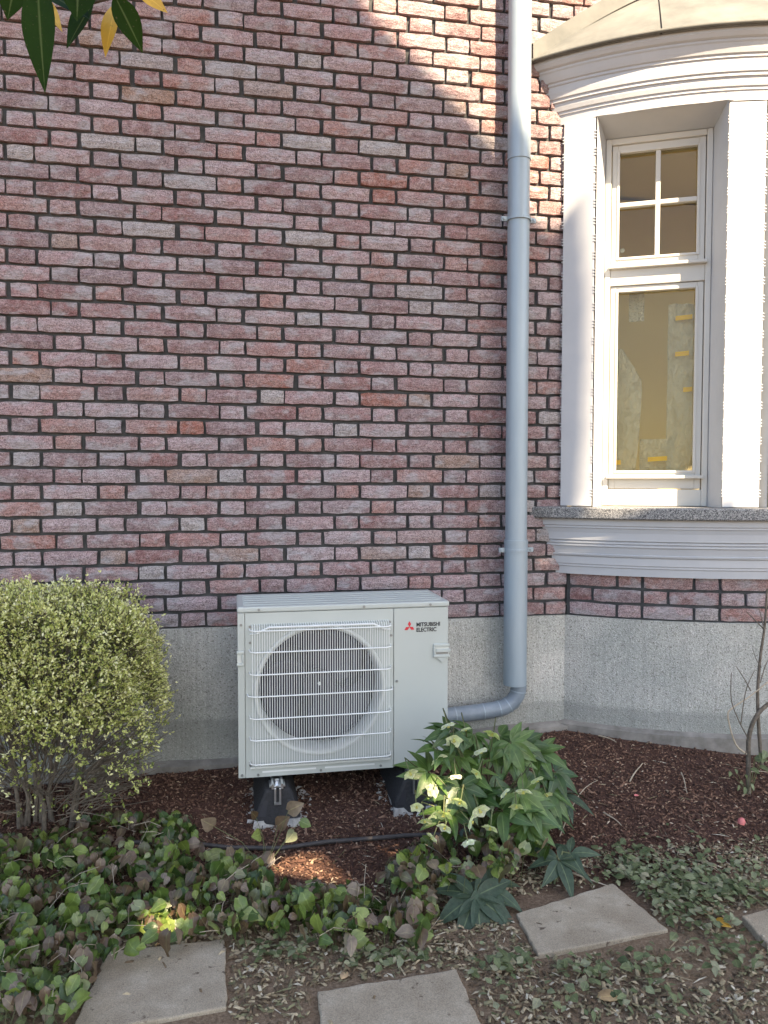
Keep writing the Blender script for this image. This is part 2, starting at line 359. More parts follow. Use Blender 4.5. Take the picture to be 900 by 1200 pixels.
def brick_shape(w, h, d=.06, seed=0):     # front face at y=0, uneven outline
    r = random.Random(seed); nxs, nzs = (7, 3) if w > .15 else (4, 3); vs = []; fs = []
    for j in range(nzs):
        for i in range(nxs):
            x = -w/2+w*i/(nxs-1); z = -h/2+h*j/(nzs-1); y = r.uniform(-.0022, .0022)
            ex, ez = i in (0, nxs-1), j in (0, nzs-1)
            if ex: x += r.uniform(-.002, .002)
            if ez: z += r.uniform(-.0016, .0016)
            if ex or ez: y += .0045
            if ex and ez: x *= .975 if w < .15 else .988; z *= .92
            vs.append((x, y, z))
    for j in range(nzs-1):
        for i in range(nxs-1):
            a = j*nxs+i; fs.append((a, a+1, a+nxs+1, a+nxs))
    per = [i for i in range(nxs)] + [j*nxs+nxs-1 for j in range(1, nzs)] + [(nzs-1)*nxs+i for i in range(nxs-2, -1, -1)] + [j*nxs for j in range(nzs-2, 0, -1)]
    n0 = len(vs)
    for k in per:
        x, y, z = vs[k]; vs.append((x*1.004, d, z*1.01))
    L = len(per)
    for k in range(L): fs.append((per[k], n0+k, n0+(k+1) % L, per[(k+1) % L]))
    return vs, fs
SV = [brick_shape(ST, BH, seed=i) for i in range(14)]; HV = [brick_shape(HD, BH, seed=50+i) for i in range(8)]
SM = []
for v, f in SV+HV:
    me = bpy.data.meshes.new('brick'); me.from_pydata(v, [], [q[::-1] for q in f] if False else f); me.materials.append(M['brick']); SM.append(me)
def proj(P):
    d = Vector(P)-CAM; z = d.dot(FW); return 450+900*d.dot(RT)/z, 600-900*d.dot(UP)/z, z
cand = []
for k in range(0, 50):
    zc = Z0+COURSE*k+COURSE/2+.001
    off = -.694 + (PER/2 if k % 2 else 0) + random.uniform(-.005, .005)
    for n in range(-6, 9):
        for xc, kind in ((off+n*PER, 0), (off+n*PER+PER/2, 1)):
            hwid = (ST if kind == 0 else HD)/2
            xmax = 1.548 if zc < 3.2 else 2.9
            if xc-hwid < -2.2: continue
            w = hwid*2; xx = xc
            if xc+hwid > xmax:
                if zc > 3.2 or xmax-(xc-hwid) < .03: continue
                w = xmax-(xc-hwid); xx = xc-hwid+w/2
            xx += random.uniform(-.004, .004)
            px, py, dz = proj((xx, 0, zc))
            vis = -40 < px < 940 and -15 < py < 745 and not (px > 665 and py > 60)
            hid = (280 < px < 520 and py > 700) or (px < 170 and py > 700)
            cand.append((xx, zc + random.uniform(-.0015, .0015), kind, w, (w/dz if vis and not hid else 0)))
order = sorted(range(len(cand)), key=lambda i: -cand[i][4])
single = set(order[:300])
jb = MB()
for i, (x, z, kind, w, s) in enumerate(cand):
    full = abs(w-(ST if kind == 0 else HD)) < 1e-4
    y = random.uniform(-.003, .003); tilt = random.uniform(-.006, .006)
    if i in single and full and s > 0:
        me = SM[random.randrange(14) if kind == 0 else 14+random.randrange(8)]
        o = link('brick', me, hw, loc=(x, y, z)); o.rotation_euler = (0, tilt, math.pi*0); continue
    v, f = random.choice(SV if kind == 0 else HV); sx = w/(ST if kind == 0 else HD)
    jb.add([(x+a*sx, y+b, z+c-a*tilt) for a, b, c in v], f, 0, random.uniform(.001, .999))
jb.build('brickwork', M['brick_j'], hw, kind='stuff')

# ------------------------------------------------------------------ bay window
BC = (2.68, 1.34)
def bp(R, phi, z): return (BC[0]-R*math.sin(phi), BC[1]-R*math.cos(phi), z)
def bay_ring(profile, n=56, closed=True, bury=.015):
    mb = MB(); P = len(profile); vs = []; fs = []
    for i in range(n+1):
        t = -1+2*i/n
        for R, z in profile:
            pe = math.acos(min(1, (1.34-bury)/R)); vs.append(bp(R, -t*pe, z))
    for i in range(n):
        for k in range(P if closed else P-1):
            k2 = (k+1) % P; fs.append((i*P+k, (i+1)*P+k, (i+1)*P+k2, i*P+k2))
    if closed: fs += [tuple(range(P)), tuple(n*P+k for k in range(P-1, -1, -1))]
    return mb.add(vs, fs)
def bframe(phi):
    t = Vector((math.cos(phi), -math.sin(phi), 0)); n = Vector((-math.sin(phi), -math.cos(phi), 0))
    return Matrix(((t.x, -n.x, 0, BC[0]), (t.y, -n.y, 0, BC[1]), (0, 0, 1, 0), (0, 0, 0, 1)))
bay = thing('bay_window', 'curved bay window with white pilasters, moulded cornice and pale roof', 'bay window')
RB = 1.745
bay_ring([(RB+.008, -.4), (RB+.008, Z0-.001), (1.40, Z0-.001), (1.40, -.4)]).build('plinth', M['plinth'], bay)
bay_ring([(RB+.044, -.4), (RB+.042, -.006), (RB+.006, .006)], closed=False).build('ledge', M['ledge'], bay)
base = bay_ring([(RB-.010, Z0-.002), (RB-.010, .99), (1.50, .99), (1.50, Z0-.002)]).build('brick_base', M['mortar'], bay)
pe = math.acos(1.34/RB)
for k in range(3):
    zc = Z0+COURSE*k+COURSE/2+.001; s = .006
    tot = 2*pe*RB; kind = k % 2; nn = 0
    while s < tot-.06:
        w = ST if kind == 0 else HD
        phi = pe-(s+w/2)/RB
        me = SM[(nn*5+k) % 14 if kind == 0 else 14+(nn+k) % 8]
        o = link('brick', me, base); p = bp(RB+random.uniform(0, .004), phi, zc)
        o.location = p; o.rotation_euler = (0, 0, -phi)
        s += w+.0125; kind = 1-kind; nn += 1
# moulded apron below the sill
ap = [(1.50, .715), (1.772, .715), (1.776, .750), (1.781, .754), (1.781, .762), (1.785, .766), (1.787, .800), (1.795, .806), (1.797, .813), (1.791, .816), (1.799, .846),
      (1.805, .852), (1.805, .859), (1.801, .861), (1.808, .866), (1.808, .873), (1.804, .875), (1.812, .881), (1.812, .888), (1.814, .915), (1.820, .935), (1.826, .938), (1.826, .946), (1.832, .950), (1.834, .978), (1.50, .978)]
bay_ring(ap[::-1]).build('apron_moulding', M['white'], bay)
bay_ring([(1.45, .980), (1.45, 1.034), (1.860, 1.034), (1.866, 1.028), (1.866, .986), (1.860, .980)]).build('sill', M['granite'], bay)
co = [(1.45, 2.815), (1.783, 2.815), (1.787, 2.855), (1.792, 2.858), (1.792, 2.868), (1.798, 2.872), (1.803, 2.890), (1.804, 2.905), (1.812, 2.909), (1.812, 2.921), (1.818, 2.925), (1.822, 2.948),
      (1.823, 2.976), (1.829, 2.980), (1.829, 2.990), (1.836, 2.994), (1.842, 3.010), (1.848, 3.030), (1.853, 3.036), (1.853, 3.044), (1.864, 3.050), (1.873, 3.066), (1.875, 3.082), (1.45, 3.082)]
bay_ring(co[::-1]).build('cornice', M['white'], bay)
# roof of separate sheets with joints
underlay = MB()
def roof_pt(t, phi, lift=0):
    r0, r1 = 1.888, 1.345/max(math.cos(phi), .5)
    r = r0+(min(r1, r0)-r0)*t
    return bp(r, phi, 3.100+lift+(1.888-r)*1.0+.10*max(0, (1.888-r))*(1-t))
PHR = math.acos(1.34/1.888)
seams = [PHR+.03, rad(27.5), rad(3), rad(-21), -PHR-.03]
rf = MB(); vs = []; fs = []; n, mm = 60, 8
for i in range(n+1):
    phi = PHR+.04-(2*PHR+.08)*i/n
    for j in range(mm+1): vs.append(roof_pt(j/mm, phi, -.012))
for i in range(n):
    for j in range(mm): a = i*(mm+1)+j; fs.append((a, a+mm+1, a+mm+2, a+1))
rf.add(vs, fs); roof = rf.build('roof', M['ink'], bay, smooth=True)
for q in range(4):
    a, b = seams[q]-.0018, seams[q+1]+.0018; mbp = MB(); vs = []; fs = []; n = 16
    for i in range(n+1):
        phi = a+(b-a)*i/n
        for j in range(mm+1): vs.append(roof_pt(j/mm, phi, random.uniform(0, .002)))
        r = bp(1.890, phi, 3.078); vs.append(r)
    st = mm+2
    for i in range(n):
        for j in range(mm): k = i*st+j; fs.append((k, k+st, k+st+1, k+1))
        k = i*st; fs.append((k+st-1, k+2*st-1, k+st, k))
    mbp.add(vs, fs); o = mbp.build('roof_panel', M['roof'], roof, smooth=False)
    so_ = o.modifiers.new('solid', 'SOLIDIFY'); so_.thickness = .009; so_.offset = -1
# rolled drip edge of the roof, flashing along the wall
dr = MB(); dr.tube([bp(1.893, PHR-2*PHR*i/60, 3.088) for i in range(61)], .0085, 8); dr.build('drip_edge', M['roof'], roof, smooth=True)
fl = MB(); prev = None
for i in range(41):
    x = 1.352+(3.99-1.352)*i/40; r = math.hypot(x-BC[0], 1.34); zz = 3.100+(1.888-min(r, 1.888))*1.05
    ring = [(x, -.020, zz-.02), (x, -.017, zz+.062), (x, -.004, zz+.066), (x, .02, zz+.066)]
    if prev: fl.add(prev+ring, [(0, 4, 5, 1), (1, 5, 6, 2), (2, 6, 7, 3)])
    prev = ring
fl.build('flashing', M['roof'], roof)

ZB, ZT = 1.034, 2.817
def pilaster(phi, u0, u1, d=1.783):
    Mx = bframe(phi)
    o = MB().box((u0, -d, ZB+.003), (u1, -1.60, ZT-.004), Mx).build('pilaster', M['white'], bay, bevel=.003)
    bd = MB()
    for u in (u0, u1):
        z = ZB+.05
        while z < ZT-.06:
            for q in range(3):
                zz = z+q*.0135
                bd.box((u-.0048, -d-.0022, zz), (u+.0048, -d+.008, zz+.005), Mx)
            z += .078
    bd.build('edge_beading', M['white'], o, kind='stuff')
    return o
d1 = 1.779
pilaster(rad(39.2), -.052, .094, 1.790)
pilaster(rad(15.45), -.080, .080, d1)
pilaster(rad(-15.45), -.080, .080, d1); pilaster(rad(-39.2), -.094, .052, 1.790)

def window(phi, hwf, hwb):
    """hwf: half width of the opening at the pilaster faces, hwb: half width at the frame"""
    Mx = bframe(phi)
    def B(u0, u1, d0, d1, z0, z1, mb=None): return (mb or MB()).box((u0, -d1+.055, z0), (u1, -d0+.055, z1), Mx)
    df = 1.665; ftop = 2.772; dfr = 1.61
    w = MB()
    B(-hwb, -hwb+.026, 1.585, df, ZB+.002, ftop, w); B(hwb-.026, hwb, 1.585, df, ZB+.002, ftop, w)
    B(-hwb+.026, hwb-.026, 1.585, df, ftop-.028, ftop, w); B(-hwb+.026, hwb-.026, 1.585, df-.003, ZB+.002, 1.115, w)
    B(-hwb+.026, hwb-.026, 1.585, df-.004, 2.084, 2.168, w)
    win = w.build('window', M['frame'], bay, bevel=.003)
    # splayed reveals and head
    dq = 1.772; rv = MB()
    for s in (-1, 1):
        q = [(s*hwf, -dq, ZB+.001), (s*hwb, -dfr+.01, ZB+.001), (s*hwb, -dfr+.01, ftop), (s*hwf, -dq, ZT)]
        q2 = [(s*(hwf+.05), -dq+.03, ZB+.001), (s*(hwb+.09), -dfr+.06, ZB+.001), (s*(hwb+.09), -dfr+.06, ftop), (s*(hwf+.05), -dq+.03, ZT)]
        vs = [Mx @ Vector(p) for p in q+q2]
        rv.add(vs, [(0, 1, 2, 3), (7, 6, 5, 4), (0, 4, 5, 1), (3, 2, 6, 7)])
    vs = [Mx @ Vector(p) for p in [(-hwf, -dq, ZT), (hwf, -dq, ZT), (hwb, -dfr+.01, ftop), (-hwb, -dfr+.01, ftop), (-hwf, -dq, ZT+.04), (hwf, -dq, ZT+.04), (hwb, -1.525, ftop+.08), (-hwb, -1.525, ftop+.08)]]
    rv.add(vs, [(0, 1, 2, 3), (2, 6, 7, 3), (4, 7, 6, 5)])
    rv.build('reveal', M['white'], win)
    hs = hwb-.029; st = .027
    def sash(z0, z1, gz0, gz1, name):
        m = MB(); d0, d1 = 1.592, 1.652
        B(-hs, -hs+st, d0, d1, z0, z1, m); B(hs-st, hs, d0, d1, z0, z1, m)
        B(-hs+st, hs-st, d0, d1-.001, gz1, z1, m); B(-hs+st, hs-st, d0, d1-.001, z0, gz0, m)
        g = hs-st                                     # raised glazing bead
        for a in ((-g-.004, -g+.008, gz0-.004, gz1+.004), (g-.008, g+.004, gz0-.004, gz1+.004)): B(a[0], a[1], 1.63, 1.657, a[2], a[3], m)
        for z in (gz0, gz1): B(-g+.008, g-.008, 1.63, 1.656, z-.004, z+.008, m)
        m.build(name, M['frame'], win, bevel=.002); return g
    g = sash(2.172, 2.744, 2.210, 2.710, 'sash')
    B(-.011, .011, 1.612, 1.650, 2.218, 2.706).build('glazing_bar', M['frame'], win, bevel=.003)
    B(-g+.008, g-.008, 1.611, 1.648, 2.455, 2.477).build('glazing_bar', M['frame'], win, bevel=.003)
    for a in ((-g, -.009), (.009, g)):
        for b in ((2.210, 2.457), (2.475, 2.710)): B(a[0], a[1], 1.618, 1.622, b[0], b[1]).build('pane', M['glass'], win)
    sash(1.118, 2.082, 1.197, 2.058, 'sash')
    B(-g, g, 1.618, 1.622, 1.197, 2.058).build('pane', M['glass'], win)
    for z in (2.160, 1.166): B(-hs-.012, hs+.012, 1.64, 1.690, z, z+.016).build('weather_bar', M['frame'], win, bevel=.003)
    return Mx, g
W1, G1 = window(rad(27.1), .276, .236)
W2, G2 = window(0, .312, .272)
W3, G3 = window(rad(-27.1), .276, .236)

# room behind the glass
room = MB(); vs = [(1.15, .02, .56), (4.2, .02, .56), (4.2, 3.2, .56), (1.15, 3.2, .56), (1.15, .02, 3.0), (4.2, .02, 3.0), (4.2, 3.2, 3.0), (1.15, 3.2, 3.0)]
room.add(vs, [(0, 1, 2, 3), (7, 6, 5, 4), (2, 6, 7, 3), (1, 5, 6, 2), (0, 3, 7, 4)]); room.build('interior_room', M['room'], kind='structure')
MB().box((1.2, 1.25, .57), (4.15, 1.30, 2.98)).build('backing_partition', M['room'], kind='structure')  # partition added behind the panes to give them a bright backdrop

def film(Mx, u0, u1, d, z0, z1, seed, label, cut=None):
    r = random.Random(seed); nu, nz = 18, 46; vs = []; fs = []
    for j in range(nz+1):
        for i in range(nu+1):
            a = i/nu; z = z0+(z1-z0)*j/nz; u = u0+(u1-u0)*a
            if cut: u = u0+(cut(j/nz)-u0)*a
            y = .012*math.sin(31*u+4*math.sin(5*z+seed)+seed)+.010*abs(math.sin(60*u+14*z+seed))+.008*abs(math.sin(38*z-45*u))+r.uniform(-.005, .005)
            vs.append(Mx @ Vector((u, -d+y, z)))
    for j in range(nz):
        for i in range(nu): a = j*(nu+1)+i; fs.append((a, a+1, a+nu+2, a+nu+1))
    o = MB().add(vs, fs).build('plastic_sheet', M['film'], smooth=True)
    return tag(o, label, 'plastic sheet')
def strip(Mx, u, z, w, d, par, rot=.06):
    vs = [Mx @ Vector((u+a*w/2, -d-.003+b*.0015, z+c*.011+a*rot*w/2)) for b in (0, 1) for a, c in ((-1, -1), (1, -1), (1, 1), (-1, 1))]
    MB().add(vs, [(0, 1, 2, 3), (7, 6, 5, 4), (0, 4, 5, 1), (1, 5, 6, 2), (2, 6, 7, 3), (3, 7, 4, 0)]).build('tape', M['tape'], par)
fd = 1.52
f1 = film(W1, -.185, -.07, fd, 1.15, 1.80, 1, 'crumpled clear plastic sheet behind the left edge of the lower pane', lambda t: -.085+.03*math.sin(2*t)-max(0, t-.75)*.35)
f2 = film(W1, .06, .185, fd+.004, 1.15, 2.00, 4, 'clear plastic sheet with yellow tape behind the right edge of the lower pane')
f2.data.name = 'plastic_sheet'
f3 = film(W1, -.06, .10, fd-.03, 1.15, 1.36, 9, 'low crumple of clear plastic at the bottom of the lower pane')
f5 = film(W1, -.12, -.05, fd-.01, 1.93, 2.07, 12, 'small torn flap of clear plastic at the top of the lower pane')
f4 = film(W2, -.22, .22, fd, 1.15, 2.0, 6, 'clear plastic sheet behind the window cut off by the right edge')
strip(W1, .128, 1.93, .075, fd+.022, f2); strip(W1, .122, 1.76, .062, fd+.022, f2); strip(W1, .15, 1.59, .04, fd+.022, f2)
strip(W1, .02, 1.262, .088, fd+.0, f3); strip(W1, -.165, 1.245, .03, fd+.02, f1)
strip(W2, -.18, 1.275, .10, fd+.022, f4)
hook = MB(); hook.tube([W1 @ Vector((-.155, -1.515, 2.272)), W1 @ Vector((-.155, -1.523, 2.272))], .011, 14)
tag(hook.build('wall_hook', M['frame']), 'small round pale knob inside the lower left upper pane', 'knob')

# ------------------------------------------------------------------ downpipe
dp = thing('downpipe', 'grey zinc rain downpipe between the brick wall and the bay window', 'downpipe', (1.262, -.085, 0))
def cyl(z0, z1, r, name, mat, n=28, x=0, y=0, par=dp):
    m = MB(); m.tube([(x, y, z0), (x, y, z1)], r, n); o = m.build(name, M[mat], par, smooth=False)
    o.data.polygons.foreach_set('use_smooth', [len(p.vertices) == 4 for p in o.data.polygons]); return o
cyl(2.602, 4.6, .0515, 'pipe', 'zinc'); cyl(.86, 2.61, .0495, 'pipe', 'zinc')
cyl(2.598, 2.606, .0535, 'joint_ring', 'zinc')
lp = cyl(.212, .88, .0535, 'stand_pipe', 'zinc')
cyl(.868, .884, .055, 'joint_ring', 'zinc')
for z in (2.335, .838):
    c = MB(); c.tube([(0, 0, z-.006), (0, 0, z+.006)], .0565, 28); c.box((-.082, -.006, z-.010), (-.055, .006, z+.010)); c.box((.055, -.006, z-.010), (.082, .006, z+.010))
    c.tube([(-.071, -.014, z), (-.071, .014, z)], .006, 6); c.tube([(.071, -.014, z), (.071, .014, z)], .006, 6)
    c.tube([(0, .05, z), (0, .10, z)], .006, 6); c.build('pipe_clamp', M['zinc'], dp)
# plastic elbow leading away behind the unit
pts = [(.018, 0, .235), (.018, 0, .20), (.012, 0, .165), (-.012, 0, .130), (-.05, 0, .108), (-.10, 0, .098), (-.20, 0, .090), (-.36, 0, .080), (-.75, 0, .060)]
el = MB(); el.tube(pts, .037, 20); elb = el.build('drain_elbow', M['grey_plastic'], dp, smooth=True)
for a, b in ((1, 2), (3, 4), (4, 5), (5, 6), (6, 7)):
    p, q = Vector(pts[a]), Vector(pts[b]); dd = (q-p).normalized()*.0025; mid = p.lerp(q, .55)
    cr = MB(); cr.tube([mid-dd, mid+dd], .0385, 20); cr.build('collar_ring', M['zinc'], elb)

# ------------------------------------------------------------------ heat pump
AW, AH, AD, YF = .84, .669, .33, -.44
ac = thing('outdoor_unit', 'ivory heat pump outdoor unit with round fan behind a wire grille', 'heat pump', (AW/2, YF+AD/2, 0))
off = Vector(ac.location)
def acadd(mb, name, mat, par=None, **k):
    mb.v = [tuple(Vector(p)-off) for p in mb.v]
    return mb.build(name, [M[m] for m in mat] if isinstance(mat, (list, tuple)) else M[mat], par or ac, **k)
FX, FZ, FR = .318, .334, .257
# casing: sides, back and bottom as thin sheets
c = MB(); t = .012
c.box((0, YF+.004, 0), (t, YF+AD, AH-.024)); c.box((AW-t, YF+.004, 0), (AW, YF+AD, AH-.024)); c.box((t, YF+AD-t, .002), (AW-t, YF+AD-.001, AH-.024)); c.box((t, YF+.004, .002), (AW-t, YF+AD-t, .014))
acadd(c, 'casing', 'ivory', bevel=.003)
# front panel with the fan opening
fp = MB(); vs = []; fs = []; n = 64; x0, x1, z0, z1 = .0275, .611, .001, .645
for i in range(n):
    a = 2*math.pi*i/n; ca, sa = math.cos(a), math.sin(a)
    vs.append((FX+FR*ca, YF, FZ+FR*sa))
    tx = ((x1 if ca > 0 else x0)-FX)/ca if abs(ca) > 1e-6 else 1e9; tz = ((z1 if sa > 0 else z0)-FZ)/sa if abs(sa) > 1e-6 else 1e9
    tt = min(tx, tz); vs.append((FX+tt*ca, YF, FZ+tt*sa))
for cx, cz in ((x0, z0), (x1, z0), (x1, z1), (x0, z1)):   # snap the nearest outer vertex to each corner
    k = min(range(n), key=lambda q: (vs[2*q+1][0]-cx)**2+(vs[2*q+1][2]-cz)**2); vs[2*k+1] = (cx, YF, cz)
for i in range(n): j = (i+1) % n; fs.append((2*i, 2*i+1, 2*j+1, 2*j))
fp.add(vs, fs)
o = acadd(fp, 'front_panel', 'ivory'); sd = o.modifiers.new('solid', 'SOLIDIFY'); sd.thickness = .004; sd.offset = 0
front = o
acadd(MB().box((.6135, YF-.0005, .012), (AW-.002, YF+.0035, .645)), 'service_panel', 'ivory', bevel=.002)
acadd(MB().box((-.0015, YF-.0012, .0005), (.026, YF+.0032, .6452)), 'corner_post', 'ivory', bevel=.002)
# bellmouth round the opening
bm = MB(); vs = []; fs = []; prof = [(FR+.004, -.003), (FR+.002, -.012), (FR-.008, -.014), (FR-.015, -.004), (FR-.019, .025), (FR-.020, .10)]; n = 64
for i in range(n):
    a = 2*math.pi*i/n
    for r, y in prof: vs.append((FX+r*math.cos(a), YF+y, FZ+r*math.sin(a)))
P = len(prof)
for i in range(n):
    for k in range(P-1): j = (i+1) % n; fs.append((i*P+k, j*P+k, j*P+k+1, i*P+k+1))
bm.add(vs, fs); acadd(bm, 'fan_shroud', 'ivory_dark', smooth=True)
acadd(MB().box((.03, YF+.20, .03), (.60, YF+.21, .63)), 'heat_exchanger', 'coil')
fan = MB(); fan.tube([(FX, YF+.045, FZ), (FX, YF+.12, FZ)], .062, 24)
fo = acadd(fan, 'fan_hub', 'fan', bevel=.008)
for b in range(3):
    vs = []; fs = []; nr, na = 6, 12
    for i in range(nr+1):
        r = .055+(.230-.055)*i/nr
        for k in range(na+1):
            s = k/na; a = 2*math.pi*b/3+.25+s*(1.75)+.5*(i/nr)**1.3-.25*math.sin(math.pi*i/nr)
            vs.append(Vector((FX+r*math.cos(a), YF+.055+.055*s, FZ+r*math.sin(a)))-off)
    for i in range(nr):
        for k in range(na): q = i*(na+1)+k; fs.append((q, q+1, q+na+2, q+na+1))
    o = MB().add(vs, fs).build('fan_blade', M['fan'], ac, smooth=True); s_ = o.modifiers.new('s', 'SOLIDIFY'); s_.thickness = .004
dot = MB(); dot.tube([(FX, YF+.038, FZ+.012), (FX, YF+.046, FZ+.012)], .0065, 10); acadd(dot, 'hub_bolt', 'wire')
# lid with shallow ribs
lid = acadd(MB().box((-.003, YF-.004, .646), (AW+.003, YF+AD+.003, AH)), 'lid', 'ivory', bevel=.006)
for k in range(5):
    y = YF+.04+k*.055; acadd(MB().box((.02, y, AH-.0005), (AW-.02, y+.026, AH+.0025)), 'lid_rib', 'ivory', lid, bevel=.002)
acadd(MB().box((.04, YF+.105, AH+.0015), (.105, YF+.109, AH+.0032)), 'lid_mark', 'screw', lid)
# wire grille: uprights in one mesh, each cross bar by itself
gw = MB(); GY = YF-.030; gx0, gx1, gz0, gz1 = .042, .600, .052, .598
nw = 58
for i in range(nw):
    x = gx0+.012+(gx1-gx0-.024)*i/(nw-1)
    gw.tube([(x, YF-.001, gz1+.002), (x, GY+.006, gz1-.003), (x, GY, gz1-.016), (x, GY, gz0+.012), (x, GY+.008, gz0-.001), (x, YF-.001, gz0-.006)], .0015, 4, False)
acadd(gw, 'grille_wires', 'wire', kind='stuff')
for zb in (.579, .496, .4095, .3245, .238, .154, .060):
    wd = 0 if abs(zb-.3245) > .01 else .008
    b_ = MB(); b_.tube([(gx0-wd, YF-.001, zb+.006), (gx0+.004-wd, GY+.004, zb+.002), (gx0+.022, GY-.003, zb), (gx1-.022, GY-.003, zb), (gx1-.004+wd, GY+.004, zb+.002), (gx1+wd, YF-.001, zb+.006)], .0027, 6)
    acadd(b_, 'grille_bar', 'wire')
tb = MB(); tb.tube([(gx0+.004, YF-.004, .562), (gx0+.03, GY+.004, .570), (gx0+.075, GY-.002, .592), (gx1-.075, GY-.002, .592), (gx1-.03, GY+.004, .570), (gx1-.004, YF-.004, .562)], .0042, 6)
acadd(tb, 'grille_bar', 'wire')
acadd(MB().box((gx0+.002, YF-.012, gz0-.016), (gx1-.002, YF+.0005, gz0-.007)), 'drip_rail', 'ivory_dark', bevel=.002)
for x, z in ((gx0+.004, .592), (gx1-.004, .592), (gx0+.004, .530), (gx1+.002, .538), (gx0+.003, .050), (gx1-.003, .052), (.080, .657), (.492, .657), (.763, .657), (.626, .351), (.074, .010), (.319, .011), (.560, .012), (.012, .012), (.012, .60)):
    m_ = MB(); yy = YF-.0045 if z > .65 else YF-.002
    m_.tube([(x, yy-.003, z), (x, yy+.003, z)], .0052, 10); acadd(m_, 'screw', 'screw')
for a, b in ((.090, .300), (.335, .535)): acadd(MB().box((a, YF-.003, .017), (b, YF+.001, .0235)), 'trim_strip', 'wire')
# handles
def handle(x0, x1, z0, z1, lip):
    h = MB(); y0, y1 = YF-.010, YF+.003
    h.box((x0, y0, z1-.012), (x1, y1, z1)); h.box((x0, y0, z0), (x1, y1, z0+.012)); h.box((x0, y0, z0+.012), (x0+.010, y1, z1-.012)) if lip > 0 else h.box((x1-.010, y0, z0+.012), (x1, y1, z1-.012))
    hd = acadd(h, 'handle', 'ivory', bevel=.003)
    acadd(MB().box((x0+.003, YF-.0035, z0+.005), (x1-.002, YF-.001, z1-.005)), 'handle_recess', 'ivory_dark', hd)
    return hd
h1 = handle(.776, .843, .440, .496, 1)
acadd(MB().box((.786, YF-.012, .462), (.847, YF-.0005, .474)), 'handle_lip', 'ivory', h1, bevel=.002)
acadd(MB().box((.787, YF-.0042, .4535), (.838, YF-.0036, .4615)), 'handle_painted_shadow', 'screw', h1)  # dark strip laid on as painted shadow under the handle lip
tri = MB(); tri.add([(.792, YF-.008, .440), (.832, YF-.008, .440), (.812, YF-.008, .419), (.792, YF, .440), (.832, YF, .440), (.812, YF, .419)], [(0, 2, 1), (3, 4, 5), (0, 3, 5, 2), (2, 5, 4, 1), (0, 1, 4, 3)]); acadd(tri, 'handle_tab', 'ivory', h1)
h2 = handle(-.006, .024, .440, .500, -1)
# emblem and lettering
EY = YF-.0022; R0 = .0205
def rhomb(cx, cz, ang):
    L, wd = .0215, .0122
    dx, dz = math.sin(ang), math.cos(ang)
    return [(cx, cz), (cx+dx*L*.5+dz*wd, cz+dz*L*.5-dx*wd), (cx+dx*L, cz+dz*L), (cx+dx*L*.5-dz*wd, cz+dz*L*.5+dx*wd)]
em = MB(); ex, ez = .6775, .5685
for k in range(3):
    a = 2*math.pi*k/3; dx, dz = math.sin(a), math.cos(a)
    wd = .0215/2*math.tan(rad(30)); Lr = .0235; hw_ = Lr*math.tan(rad(30))/2*1.0
    px_, pz_ = math.cos(a), -math.sin(a)
    q = [(ex, ez), (ex+dx*Lr/2+px_*hw_, ez+dz*Lr/2+pz_*hw_), (ex+dx*Lr, ez+dz*Lr), (ex+dx*Lr/2-px_*hw_, ez+dz*Lr/2-pz_*hw_)]
    em.add([(x, EY, z) for x, z in q]+[(x, YF, z) for x, z in q], [(0, 1, 2, 3), (0, 4, 5, 1), (1, 5, 6, 2), (2, 6, 7, 3), (3, 7, 4, 0)])
acadd(em, 'emblem', 'red')
def text(body, x, z, size, width, name='lettering'):
    cu = bpy.data.curves.new('txt', 'FONT'); cu.body = body; cu.size = size; cu.extrude = .0006; cu.offset = .0006
    to = bpy.data.objects.new('txt', cu); me = bpy.data.meshes.new_from_object(to); bpy.data.objects.remove(to)
    xs = [v.co.x for v in me.vertices]; s = width/(max(xs)-min(xs))
    for v in me.vertices: v.co = Vector((x+(v.co.x-min(xs))*s, EY+.0008-v.co.z, z+v.co.y))-off
    me.materials.clear(); me.materials.append(M['ink']); return link(name, me, ac)
text('MITSUBISHI', .7065, .5695, .0225, .098); text('ELECTRIC', .7065, .5480, .0225, .083)

